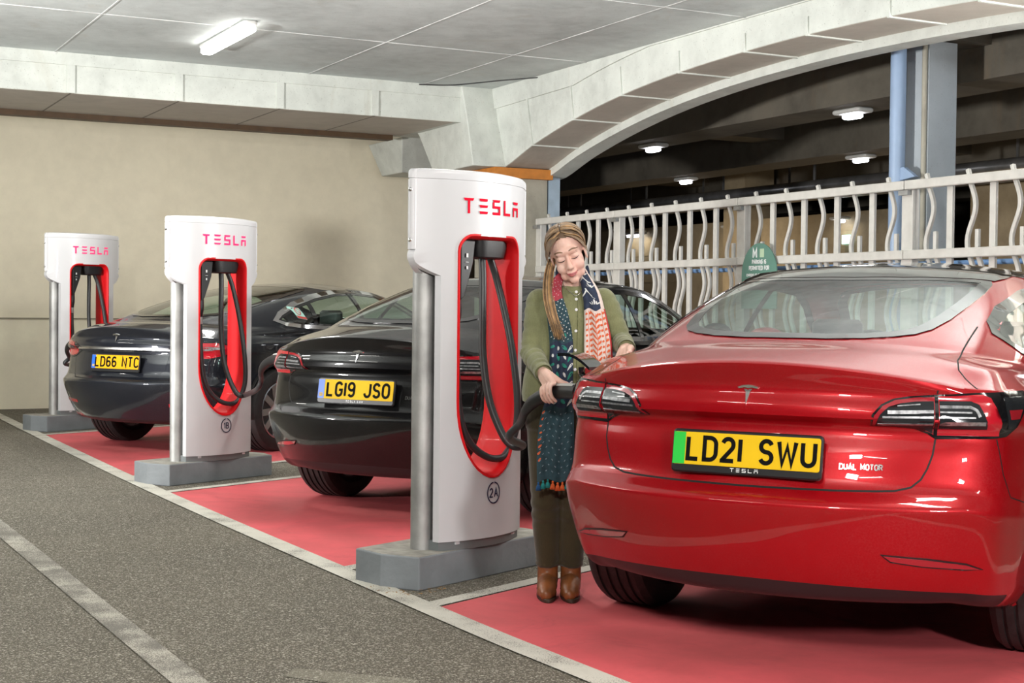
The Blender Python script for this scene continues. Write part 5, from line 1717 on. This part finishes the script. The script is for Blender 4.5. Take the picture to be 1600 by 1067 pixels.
def gripping_hand(mb):
    """right hand over the connector: palm on top, four fingers over the near side, thumb behind"""
    d = GDIR; near = Vector((.15, -1, 0)); near = (near - d * near.dot(d)).normalized(); up = d.cross(near); up = up if up.z > 0 else -up
    W = Vector(WR_R)
    kn = []
    for i, off in enumerate((.034, .0115, -.011, -.032)):          # index .. little
        b = GRIP + d * off
        ln = (1.0, 1.06, 1.0, .84)[i]
        k0 = b + up * (.040 - .003 * abs(i - 1)) + near * .010
        kn.append(k0)
        pts = [k0, b + up * .036 + near * .028 - d * .002, b + up * (.014) + near * .0405 * 1.0 - d * .004, b - up * (.012 * ln) + near * .040 - d * .008, b - up * (.030 * ln) + near * .030 - d * .011]
        finger(mb, [tuple(p) for p in pts], (.0092, .0094, .0090, .0080)[i], (.0070, .0071, .0069, .0062)[i])
    palm = MB()
    c = sum(kn, Vector()) / 4
    for i in range(4): limb(mb, [tuple(W + (kn[i] - c) * .45), tuple((W + kn[i]) / 2 + (kn[i] - c) * .2 + up * .004), tuple(kn[i])], [.019, .0165, .0105], 10)
    thumb = [W + d * .012 - near * .008, GRIP + d * .032 + up * .03 - near * .022, GRIP + d * .05 + up * .008 - near * .036, GRIP + d * .055 - up * .014 - near * .033]
    finger(mb, [tuple(p) for p in thumb], .0145, .0085)


def on_car(p, lift):
    """the point lifted to lie just above the red car's bodywork"""
    t = R(CAR_A['th']); d = np.array((p[0] + PX, p[1] + PY)) - np.array(CAR_A['loc'])
    x, y = d[0] * math.sin(t) + d[1] * math.cos(t), -d[0] * math.cos(t) + d[1] * math.sin(t)
    return Vector((p[0], p[1], A_B.top(x, y)[0].z + lift))


def resting_hand(mb):
    W = Vector(WR_L); f = Vector((-.30, -.95, 0)).normalized(); s = Vector((.95, -.30, 0)).normalized()
    pk = W + f * .082
    for i, off in enumerate((-.030, -.010, .011, .030)):
        k0 = on_car(pk + s * off + f * (.006 if i in (1, 2) else 0), .030)
        limb(mb, [tuple(W + s * off * .5), tuple((W + k0) / 2 + s * off * .2 + Vector((0, 0, .006))), tuple(k0)], [.018, .0155, .0105], 10)
        L = (.066, .074, .068, .054)[i]
        finger(mb, [tuple(k0), tuple(on_car(k0 + f * L * .4, .030)), tuple(on_car(k0 + f * L * .75, .020)), tuple(on_car(k0 + f * L, .0125))], .0094, .0070)
    finger(mb, [tuple(W - s * .012 + f * .02), tuple(on_car(W - s * .042 + f * .050, .030)), tuple(on_car(W - s * .056 + f * .076, .020)), tuple(on_car(W - s * .060 + f * .098, .016))], .0140, .0085)


# ---- body: one continuous skin
mb = MB()
head_shapes(mb)
limb(mb, [tuple(hv((0, .012, -.055))), (.010, -.020, 1.36), (.014, .005, 1.27)], [.051, .050, .062], 18)
torso(mb, [(.0, .0, .74, .13, .095), (-.01, 0, .84, .155, .105), (-.005, 0, .95, .14, .095), (0, 0, 1.06, .13, .09), (.005, 0, 1.18, .135, .095), (.006, .002, 1.24, .115, .08), (.01, .004, 1.29, .075, .055), (.012, .004, 1.33, .05, .05)])
for S, E_, W_ in ((SH_R, EL_R, WR_R), (SH_L, EL_L, WR_L)):
    limb(mb, [S, tuple((Vector(S) + Vector(E_)) / 2), E_, tuple((Vector(E_) + Vector(W_)) / 2), W_], [.038, .036, .033, .029, .021])
gripping_hand(mb); resting_hand(mb)
for H, K, A in ((HIP_R, KN_R, AN_R), (HIP_L, KN_L, AN_L)):
    limb(mb, [H, tuple((Vector(H) + Vector(K)) / 2), K, tuple((Vector(K) * .6 + Vector(A) * .4) + Vector((0, .012, 0))), A], [.072, .06, .046, .045, .030])
    limb(mb, [A, (A[0] - .004, A[1] - .07, .055), (A[0] - .008, A[1] - .135, .04)], [.034, .034, .024])
person = fuse(mb, 'person', M['skin'], .0036, 3)
person.location = (PX, PY, 0)
tag(person, 'woman in olive green cardigan and patterned scarf holding the connector at the red car', 'person')
P_ = person

# face details
def on_face(x, z, off=.0004):
    """point on the face at head coordinates x, z"""
    o = hv((x, -.30, z)); d = (HEAD.to_3x3() @ Vector((0, 1, 0))).normalized()
    h = FACE.ray_cast(o, d)
    return (h[0] - d * off) if h[0] else hv((x, -.09, z))


FACE = BVHTree.FromPolygons([v.co.copy() for v in person.data.vertices], [tuple(p.vertices) for p in person.data.polygons])
for s in (-1, 1):
    mb = MB(); mb.tube([tuple(on_face(s * .030 + .017 * t, -.0105 - .0045 * (1 - t * t) + .001 * s * t, .0006)) for t in np.linspace(-1, 1, 13)], [.0007 + .0014 * (1 - t * t) for t in np.linspace(-1, 1, 13)], 6); mb.build('eyelashes', M['lash'], P_)
    mb = MB(); mb.tube([tuple(on_face(s * .031 + .018 * t, .006 + .0022 * (1 - t * t), .0002)) for t in np.linspace(-1, 1, 11)], [.0004 + .0005 * (1 - t * t) for t in np.linspace(-1, 1, 11)], 6); mb.build('eyelid_crease', pmat('lid_crease', (.42, .2, .15), .6), P_)
    mb = MB(); mb.tube([tuple(on_face(s * (.013 + .040 * t), .0215 + .009 * math.sin(PI * (t * .8 + .08)) - .003 * t, .0003)) for t in np.linspace(0, 1, 13)], [.0014 + .0020 * math.sin(PI * t) ** .6 for t in np.linspace(0, 1, 13)], 6, flat=.5); mb.build('eyebrow', M['brow'], P_)
mb = MB(); tt = np.linspace(-1, 1, 17)
mb.tube([tuple(on_face(.0265 * t, -.0715 + .0022 * t * t * 2 - .001 * (1 - abs(t)), -.0006)) for t in tt], [.0010 + .0032 * (1 - t * t) for t in tt], 8, flat=.6)
mb.tube([tuple(on_face(.0225 * t, -.0795 + .004 * t * t, -.0008)) for t in tt], [.0010 + .0038 * (1 - t * t) for t in tt], 8, flat=.6); mb.build('lips', M['lip'], P_)
mb = MB(); mb.tube([tuple(on_face(.0285 * t, -.0755 + .0060 * t * t, .0008)) for t in tt], [.0004 + .0007 * (1 - t * t) for t in tt], 6); mb.build('mouth_line', M['lash'], P_)

# ---- hair: cap, combed strands from a centre parting, ponytail over her right shoulder
def hair_keep(c):
    q = HEAD.inverted() @ c
    return q.z > .078 - .95 * (q.y + .066) or q.y > .03


mb = MB(); mb.ell((0, .018, .040), (.0795, .0955, .0875), HEAD, 40, 26); mb.ell((0, .045, -.015), (.070, .062, .075), HEAD, 30, 20)
hair = fuse(mb, 'hair', M['hair_dark'], .005, 2, P_, lambda c: hair_keep(c))
rnd = random.Random(3)
sets = {'hair_strands': (M['hair'], []), 'hair_highlights': (M['hair_grey'], []), 'hair_ends': (M['hair_gold'], [])}
for k, (nm, (mat, _)) in enumerate(sets.items()):
    mb = MB()
    for i in range((260, 120, 90)[k]):
        s = rnd.choice((-1, 1)); t = rnd.random()
        y0 = -.050 + .13 * t
        r = .0830 + rnd.random() * .006
        def hp(ang, yy, rr, s=s):
            kx = math.sqrt(max(.05, 1 - ((yy - .018) / .098) ** 2))
            return hv((s * rr * kx * math.sin(ang) * .97, yy, .040 + rr * kx * 1.06 * math.cos(ang)))
        end = 1.55 + .45 * rnd.random() if y0 > -.04 else 1.25 + .35 * rnd.random()
        n = 9
        pts = []
        for j in range(n):
            q = j / (n - 1); a = .04 + end * q
            yy = y0 + (.055 * q * q if y0 > -.045 else .035 * q * q - .012 * math.sin(PI * q))
            pts.append(tuple(hp(a, yy, r + .003 * math.sin(PI * q) + (.007 * math.sin(q * 9 + i) * q * q if s < 0 and y0 < -.02 else 0))))
        mb.tube(smooth_path(pts, 2), [.0008 + .0010 * math.sin(PI * min(.95, .12 + .8 * j / 16)) for j in range(17)], 4)
    mb.build(nm, mat, hair, angle=None)
# curled fringe at the temple on the picture's left
mb = MB()
for i in range(70):
    y0 = -.080 + .05 * rnd.random(); w = rnd.random()
    pts = [hv((-.012 - .02 * w, -.070 + .02 * w, .092)), hv((-.048 - .016 * w, -.086 + .035 * w, .066 + .012 * w)), hv((-.074 - .014 * w, -.078 + .04 * w, .030 + .012 * w)), hv((-.088 - .008 * w, -.066 + .05 * w, -.002 + .018 * w)), hv((-.076 - .016 * w, -.074 + .045 * w, -.022 + .025 * w))]
    mb.tube(smooth_path([tuple(p) for p in pts], 3), [.0016 - .0011 * j / 12 for j in range(13)], 4)
mb.build('fringe', M['hair'], hair, angle=None)
mb = MB()
for i in range(45):
    w = rnd.random()
    pts = [hv((.012 + .02 * w, -.066 + .02 * w, .094)), hv((.052 + .008 * w, -.070 + .035 * w, .068)), hv((.074 + .006 * w, -.048 + .04 * w, .030)), hv((.081, -.030 + .045 * w, .002 + .01 * w)), hv((.086, -.022 + .04 * w, -.012 + .02 * w))]
    mb.tube(smooth_path([tuple(p) for p in pts], 3), [.0015 - .0010 * j / 12 for j in range(13)], 4)
mb.build('fringe', M['hair'], hair, angle=None)
for nm, mat, cnt in (('ponytail', M['hair_gold'], 110), ('ponytail_strands', M['hair'], 70)):
    mb = MB()
    for i in range(cnt):
        a, b = rnd.gauss(0, 1), rnd.gauss(0, 1); q = rnd.random()
        e = 1.09 + .05 * rnd.random() + (.03 if q < .3 else 0)
        pts = [(-.075 + .006 * a, -.030 + .008 * b, 1.43), (-.090 + .007 * a, -.060 + .008 * b, 1.365), (-.094 + .008 * a, -.118 + .007 * b, 1.29), (-.084 + .008 * a, -.158 + .005 * b, 1.22), (-.066 + .008 * a, -.168 + .004 * b, 1.16), (-.050 + .010 * a, -.168 + .004 * b, e)]
        mb.tube(smooth_path(pts, 4), [.0019 - .0013 * (j / 20) ** 2 for j in range(21)], 4)
    mb.build(nm, mat, hair, angle=None)

# ---- clothes
mb = MB()
torso(mb, [(-.014, .0, .842, .178, .128), (-.014, .0, .86, .186, .134), (-.012, 0, .93, .180, .130), (-.006, 0, 1.02, .166, .122), (.0, 0, 1.10, .168, .122), (.005, .0, 1.18, .176, .122), (.006, .004, 1.240, .155, .104), (.010, .006, 1.283, .112, .082), (.013, .006, 1.318, .076, .070)])
for S, E_, W_ in ((SH_R, EL_R, WR_R), (SH_L, EL_L, WR_L)):
    S, E_, W_ = Vector(S), Vector(E_), Vector(W_)
    wr = E_ + (W_ - E_) * .93
    pts = [S + Vector((0, 0, -.012)), S * .72 + E_ * .28, S * .4 + E_ * .6, E_, E_ * .6 + wr * .4, E_ * .25 + wr * .75, wr]
    P = smooth_path([tuple(p) for p in pts], 8); n = len(P)
    base = np.interp(np.linspace(0, 6, n), range(7), [.056, .055, .050, .047, .043, .039, .035])
    rr = [base[j] + .0035 * math.sin(j * 1.9 + (1 if S.x > 0 else 0)) * math.exp(-((j / n - .52) / .2) ** 2) * 1.3 + .002 * math.sin(j * 1.1) for j in range(n)]
    mb.tube(P, rr, 20); mb.ell(P[0], (rr[0],) * 3, nu=14, nv=10)
ccut = Vector((.013, -.03, 1.345))
card = fuse(mb, 'cardigan', M['cardigan'], .006, 4, P_, None)
CB = BVHTree.FromPolygons([v.co.copy() for v in card.data.vertices], [tuple(p.vertices) for p in card.data.polygons])


def front(x, z, off=.0):
    h = CB.ray_cast(Vector((x, -.6, z)), Vector((0, 1, 0)))
    y = h[0].y if h[0] else -.13
    return Vector((x, y - off, z))


mb = MB()
mb.tube([tuple(Vector((.013 + .078 * math.sin(a), .004 - .070 * math.cos(a) - .004, 1.312 + .012 * -math.cos(a) - .012))) for a in np.linspace(0, 2 * PI, 40)], .0065, 8, caps=False); mb.build('neckband', M['cardigan'], card)
mb = MB(); zz = np.linspace(1.285, .85, 24)
mb.tube([tuple(front(.030 - .012 * (1.285 - z), z, -.0005)) for z in zz], .0022, 6); mb.build('placket_edge', knit('knit_shadow', (.12, .125, .05)), card)
for z in (1.292, 1.262, 1.218, 1.13, 1.05, .97, .89):
    p = front(.024 - .012 * (1.285 - z), z, .001)
    mb = MB(); mb.lathe([(.0, .003), (.0045, .0032), (.0062, .002), (.0062, 0)], 14, Matrix.Translation(p) @ Matrix.Rotation(R(90), 4, 'X')); mb.build('button', M['button'], card)
for W_, E_ in ((WR_R, EL_R), (WR_L, EL_L)):
    a = Vector(E_) + (Vector(W_) - Vector(E_)) * .90; b = Vector(E_) + (Vector(W_) - Vector(E_)) * .99
    mb = MB(); mb.tube([tuple(a), tuple(a + (b - a) * .3), tuple(b)], [.0375, .039, .036], 20, caps=False); mb.build('cuff', M['cardigan'], card)
mb = MB(); torso(mb, [(-.014, 0, .828, .176, .127), (-.014, 0, .832, .181, .131), (-.014, 0, .862, .184, .134), (-.014, 0, .868, .180, .130)]); mb.build('hem_band', M['cardigan'], card)

mb = MB()
torso(mb, [(-.016, 0, .875, .165, .118), (-.016, 0, .80, .172, .122), (-.016, 0, .72, .165, .118), (-.016, 0, .67, .12, .09)])
for H, K, A in ((HIP_R, KN_R, AN_R), (HIP_L, KN_L, AN_L)):
    H, K, A = Vector(H), Vector(K), Vector(A)
    end = A + Vector((0, 0, .045))
    pts = [H, H * .5 + K * .5, K, K * .55 + end * .45 + Vector((0, .012, 0)), K * .2 + end * .8, end]
    P = smooth_path([tuple(p) for p in pts], 10); n = len(P)
    base = np.interp(np.linspace(0, 5, n), range(6), [.088, .078, .064, .061, .052, .050])
    rr = [base[j] + .0040 * math.sin(j * 1.75) * (math.exp(-((j / n - .47) / .10) ** 2) + 1.2 * math.exp(-((j / n - .95) / .10) ** 2)) for j in range(n)]
    mb.tube(P, rr, 22); mb.ell(P[0], (rr[0],) * 3, nu=16, nv=10)
tro = fuse(mb, 'trousers', M['trouser'], .006, 3, P_)
for A in (AN_R, AN_L):
    x, y, _ = A
    bo = empty('boot', (0, 0, 0)); bo.parent = P_
    mb = MB()
    limb(mb, [(x, y, .135), (x, y, .10), (x, y - .002, .07)], [.044, .044, .045], 20)
    limb(mb, [(x, y + .012, .055), (x - .003, y - .05, .058), (x - .007, y - .105, .046), (x - .009, y - .145, .034)], [.043, .044, .040, .028], 18)
    mb.ell((x - .006, y - .10, .035), (.043, .062, .026)); mb.ell((x, y + .012, .035), (.038, .045, .03))
    up = fuse(mb, 'upper', M['boot'], .005, 3, bo, lambda c: c.z > .0135)
    mb = MB(); lo = []
    sole = [(x + .041 * math.sin(a) * (1 - .10 * math.cos(a)) - .005 - .004 * math.cos(a) * -1, y - .062 - .118 * math.cos(a)) for a in np.linspace(0, 2 * PI, 36, endpoint=False)]
    mb.prism(sole, .004, .020); mb.prism([(x + .038 * math.sin(a), y + .018 - .04 * math.cos(a)) for a in np.linspace(0, 2 * PI, 24, endpoint=False)], 0, .02); mb.build('sole', M['boot_sole'], bo, bevel=.003)
    mb = MB(); mb.tube([(x - .006 + .0405 * math.cos(a) * 1.02, y - .085 - .028 * math.sin(a), .045 + .030 * math.sin(a)) for a in np.linspace(.1, PI - .1, 15)], .0016, 6); mb.build('toe_stitching', M['boot_sole'], up)

# necklace
mb = MB(); pts = [(-.040, -.030, 1.352), (-.028, -.066, 1.318), (.0, -.095, 1.290), (.022, -.104, 1.276), (.045, -.086, 1.296), (.058, -.050, 1.335)]
mb.tube(smooth_path(pts, 8), .0014, 6); mb.build('necklace', M['chrome'], P_)

# ---- scarf: two hanging ends joined behind the neck
scarf = empty('scarf', (0, 0, 0)); scarf.parent = P_


class Strip:
    def __init__(s, path, fold=.006, nf=3.0, ph=0.0):
        """path rows: (centre x, y, z, half width, curl back at the edges)"""
        s.T = np.cumsum([0] + [math.dist(path[i][:3], path[i + 1][:3]) for i in range(len(path) - 1)])
        s.P = np.array(path, float); s.fold, s.nf, s.ph = fold, nf, ph

    def at(s, u, v):
        """u in -1..1 across, v metres along"""
        q = herm([min(max(v, 0), s.T[-1])], s.P, s.T, np.gradient(s.P, s.T, axis=0))[0]
        x, y, z, w, c = q
        f = s.fold * math.sin(u * PI * s.nf + s.ph + v * 2.0) * min(1, .3 + v * 2)
        return Vector((x + w * u * (1 - .04 * abs(u)), y + c * u * u - f, z - .006 * math.sin(u * 5 + s.ph)))

    def frame(s, u, v):
        p = s.at(u, v); du = s.at(u + .02, v) - s.at(u - .02, v); dv = s.at(u, v + .004) - s.at(u, v - .004)
        n = du.cross(dv).normalized()
        return p, (n if n.y < 0 else -n), du.normalized(), dv.normalized()

    def cloth(s, name, mat, v0, v1, nu=36, t=.0024, jag=0.0, u0=-1, u1=1, off=0):
        nv = max(6, int((v1 - v0) / .008)); F, B_ = [], []
        for j in range(nv + 1):
            ra, rb = [], []
            for i in range(nu + 1):
                p, n, _, _ = s.frame(u0 + (u1 - u0) * i / nu, v0 + (v1 - v0) * j / nv)
                ra.append(tuple(p + n * off)); rb.append(tuple(p + n * (off - t)))
            F.append(ra); B_.append(rb)
        mb = MB(); F, B_ = np.array(F), np.array(B_); mb.grid(F); mb.grid(B_, flip=True)
        rim = lambda G: [tuple(p) for p in G[0]] + [tuple(p) for p in G[1:, -1]] + [tuple(p) for p in G[-1][-2::-1]] + [tuple(p) for p in G[-2:0:-1, 0]]
        mb.loft([rim(F), rim(B_)])
        return mb.build(name, mat, scarf, angle=70)

    def leaf(s, mb, u, v, L, W, a, off=.0012):
        """leaf shaped print of length L at (u, v), pointing at angle a (0 = along the scarf)"""
        p, n, du, dv = s.frame(u, v)
        ax = dv * math.cos(a) + du * math.sin(a); ay = n.cross(ax)
        vs, k = [], 10
        for i in range(k):
            t = 2 * PI * i / k
            c = ax * (L / 2 * math.cos(t)) + ay * (W / 2 * math.sin(t) * (1 - .25 * math.cos(t)))
            # settle each point back on the cloth
            uu = u + c.dot(du) / max(.02, s.width(v)); vv = v + c.dot(dv)
            q, n2, _, _ = s.frame(min(1, max(-1, uu)), vv)
            vs.append(tuple(q + n2 * off))
        vs.append(tuple(p + n * (off + .0003)))
        mb.add(vs, [(i, (i + 1) % k, k) for i in range(k)])

    def width(s, v): return float(np.interp(v, s.T, s.P[:, 3]))

    def dot(s, mb, u, v, r): s.leaf(mb, u, v, 2 * r, 2 * r, 0)


SL = Strip([(-.030, -.052, 1.372, .022, .016), (-.062, -.092, 1.330, .030, .02), (-.076, -.128, 1.285, .040, .02), (-.056, -.150, 1.20, .046, .02), (-.040, -.152, 1.10, .050, .02), (-.038, -.158, .98, .052, .02), (-.042, -.166, .88, .056, .018), (-.054, -.172, .76, .074, .012), (-.058, -.170, .62, .080, .01), (-.058, -.168, .512, .078, .01)], .0065, 2.6, .4)
SR = Strip([(.040, -.040, 1.395, .018, .016), (.062, -.078, 1.350, .026, .02), (.086, -.122, 1.285, .038, .024), (.100, -.146, 1.20, .046, .022), (.110, -.152, 1.11, .056, .018), (.116, -.158, 1.0, .060, .016), (.118, -.160, .925, .058, .016)], .006, 2.2, 1.1)
L0 = SL.T[-1]; R0 = SR.T[-1]
SL.cloth('berry_section', M['sc_berry'], 0, .155)
SL.cloth('dotted_section', M['sc_teal'], .155, .335)
SL.cloth('leaf_section', M['sc_navy'], .335, .60)
SL.cloth('star_section', M['sc_teal'], .60, L0)
mb = MB()
for j in range(14):
    for i in range(5): SL.dot(mb, -.8 + .4 * i + (.2 if j % 2 else 0), .16 + .0125 * j, .0023)
for j in range(7):
    for i in range(4): SL.dot(mb, -.75 + .45 * i + (.22 if j % 2 else 0), .055 + .0135 * j, .0017)
mb.build('white_dots', M['sc_white'], scarf, smooth=False)
mb = MB(); mg = MB()
for j in range(7):
    for i, (u, a) in enumerate(((-.72, .6), (-.25, -.5), (.25, .5), (.72, -.6))):
        v = .352 + .037 * j + (.012 if i % 2 else 0)
        (SL.leaf(mb, u, v, .026, .010, a) if (i + j) % 2 else SL.leaf(mg, u, v, .030, .014, a + .3))
for j in range(3): SL.leaf(mg, -.6 + .5 * j, .20 + .05 * j, .022, .008, .5)
mb.build('white_leaves', M['sc_white'], scarf, smooth=False); mg.build('green_leaves', M['sc_green'], scarf, smooth=False)
mb = MB()
for j in range(11):
    for i in range(6):
        v = .625 + .0245 * j; u = -.82 + .33 * i + (.15 if j % 2 else 0)
        if v < L0 - .01 and u < .95:
            for a in (0, PI / 2): SL.leaf(mb, u, v, .0085, .0020, a + .3)
mb.build('pale_stars', pmat('scarf_pale_print', (.25, .32, .36), .85), scarf, smooth=False)
mb = MB()
for j in range(8): SL.leaf(mb, -.88 + .04 * (j % 2), .62 + .028 * j, .014, .010, .4 * j)
mb.build('orange_flowers', M['sc_orange'], scarf, smooth=False)
for i in range(8):
    p, n, _, _ = SL.frame(-.92 + 1.84 * i / 7, L0)
    mat = (M['tassel_blue'], M['tassel_teal'], M['tassel_teal'], M['tassel_orange'], M['tassel_orange'], M['tassel_orange'], M['tassel_teal'], M['tassel_teal'])[i]
    mb = MB(); r0 = rnd.random()
    mb.ell(tuple(p + Vector((0, 0, -.006))), (.005, .005, .006), nu=10, nv=6)
    for k in range(14):
        a = 2 * PI * k / 14
        mb.tube([tuple(p + Vector((0, 0, -.008))), tuple(p + Vector((.006 * math.cos(a), .006 * math.sin(a), -.020))), tuple(p + Vector((.010 * math.cos(a) + .004 * (r0 - .5), .008 * math.sin(a), -.036)))], [.0022, .0026, .0018], 5)
    mb.build('tassel', mat, scarf, angle=None)
SR.cloth('dark_leaf_section', M['sc_navy'], 0, .215, u1=.62)
SR.cloth('cream_edge', M['sc_cream'], 0, .215, u0=.62, u1=1.0, nu=10)
SR.cloth('cream_section', M['sc_cream'], .215, R0 - .055)
SR.cloth('red_end', M['sc_red'], R0 - .055, R0)
SR.cloth('red_edge', M['sc_red'], .215, R0 - .05, u0=.90, u1=1.02, nu=6, off=.0012)
mb = MB()
for c, (u, v) in enumerate(((-.5, .075), (.05, .11), (-.5, .15), (.1, .19), (-.3, .035))):
    for k in range(5): SR.leaf(mb, u + .19 * (k - 2), v - .007 * (2 - abs(k - 2)), .024, .0075, .5 * (k - 2))
mb.build('white_fronds', M['sc_white'], scarf, smooth=False)
mb = MB()
for u in (-.62, -.02, .58):
    P = [SR.frame(u + .05 * math.sin(v * 60), v) for v in np.linspace(.225, R0 - .065, 26)]
    mb.tube([tuple(q[0] + q[1] * .0008) for q in P], .0011, 5)
    v = .235; k = 0
    while v < R0 - .07:
        for s in (-1, 1): SR.leaf(mb, u + s * .16, v, .0205, .0095, s * -.75)
        v += .0225; k += 1
mb.build('orange_vines', M['sc_orange'], scarf, smooth=False)
# behind the neck
mb = MB(); lo = []
for a in np.linspace(-.2, PI + .2, 22):
    c = Vector((.010 + .062 * math.cos(a), -.006 + .066 * math.sin(a), 1.372 - .02 * math.sin(a)))
    o = Vector((math.cos(a), math.sin(a), 0))
    lo.append([tuple(c + o * (.010 * math.cos(t)) + Vector((0, 0, .030 * math.sin(t)))) for t in np.linspace(0, 2 * PI, 12, endpoint=False)])
mb.loft(lo, True, True); mb.build('neck_fold', M['sc_navy'], scarf)
# ------------------------------------------------------------------ camera
cd = bpy.data.cameras.new('camera'); cam = bpy.data.objects.new('camera', cd); COL.objects.link(cam)
cd.sensor_width = 36; cd.lens = 2300 / 1600 * 36; cd.clip_end = 200
cam.matrix_world = Matrix.Translation((0, 0, 1.22)) @ Matrix.Rotation(R(90 - 1.283), 4, 'X') @ Matrix.Rotation(R(.6), 4, 'Z')
SC.camera = cam

# ------------------------------------------------------------------ light
W = bpy.data.worlds.new('world'); SC.world = W; W.use_nodes = True
W.node_tree.nodes['Background'].inputs[0].default_value = (.75, .82, 1, 1)
W.node_tree.nodes['Background'].inputs[1].default_value = .06


def area(name, loc, aim, power, size, sy=None, col=(1, 1, 1), spread=180):
    d = bpy.data.lights.new(name, 'AREA'); d.energy = power; d.color = col; d.size = size; d.spread = R(spread)
    if sy: d.shape = 'RECTANGLE'; d.size_y = sy
    o = bpy.data.objects.new(name, d); COL.objects.link(o); o.location = loc
    o.rotation_euler = (Vector(aim) - Vector(loc)).to_track_quat('-Z', 'Y').to_euler()
    return o


LAMPS = [(8.2, 3.86), (3.4, 3.86), (-1.4, 3.86), (13.05, -1.6), (8.2, -1.6), (3.4, -1.6), (-1.4, -1.6)]
for i, (l, m) in enumerate(LAMPS):
    batten('ceiling_lamp', l, m, CZ, 1.42, M['lamp_lens'], 'lit batten lamp further along the concrete ceiling', 'ceiling lamps outside the picture', w=.13)
for l, m in [(13.05, 3.86)] + LAMPS:
    p = lm(l, m, CZ - .12)
    o = area('lamp_light', p, (p[0], p[1], 0), 34, 1.35, .1, (1, .96, .88)); o.rotation_euler = (0, 0, LA + PI / 2)
# the photographer's two direct flashes, then two unseen lights added to brighten the ceiling
area('flash_light', (2.5, -.1, 2.0), (-.6, 8, 1.2), 165, .35, col=(1, .98, .96))
area('second_flash_light', (-1.0, -.3, 3.1), (-1.2, 9, 1.0), 190, .45, col=(1, .97, .92))
area('side_fill_light', (-7.5, 6.5, 1.3), (-4.6, 9.0, 3.68), 540, .6, col=(1, .985, .955), spread=105)
area('far_fill_light', (5.2, 7.2, 1.9), (2.6, 8.3, 3.68), 310, .6, col=(1, .985, .955), spread=105)
# lamps of the hall, then fill lights added without fittings
for l, m, _, z in FAR:
    p = lm(l, m, z - .14); o = area('hall_light', p, (p[0], p[1], 0), 12, .4, .2, (.95, .96, 1))
for l, w_ in WALL_SPOTS: area('hall_wall_light', lm(l, 15.08, 2.62), lm(l, 15.16, 0), 5 * w_ / .5, w_, .08, (1, .86, .62))
for l, m, z, e in ((12.0, 20, 3.0, 60), (20, 13.5, 2.9, 25), (12, 12.5, 2.9, 20), (6, 12, 2.9, 20)): area('hall_light', lm(l, m, z), lm(l, m + .8, 0), e, .5, .3, (1, .80, .55))  # warm fill added to brighten the dark hall, no lamp bodies
for l, m, e in ((10, 11, 7), (15, 13.5, 9), (20, 14.3, 9)): area('hall_up_light', lm(l, m, 1.0), lm(l + .5, m, 4), e, .6, col=(1, .72, .42))  # unseen up lights added to brighten the hall beams from below
area('hall_cool_light', lm(7.0, 12, 3.0), lm(9.6, 9.0, 2.0), 50, 1.2, col=(.8, .9, 1))  # cool area light aimed at the big column

SC.view_settings.view_transform = 'Standard'
SC.view_settings.look = 'None'
SC.view_settings.exposure = 0.06
SC.view_settings.gamma = 1.0
SC.view_settings.use_curve_mapping = False
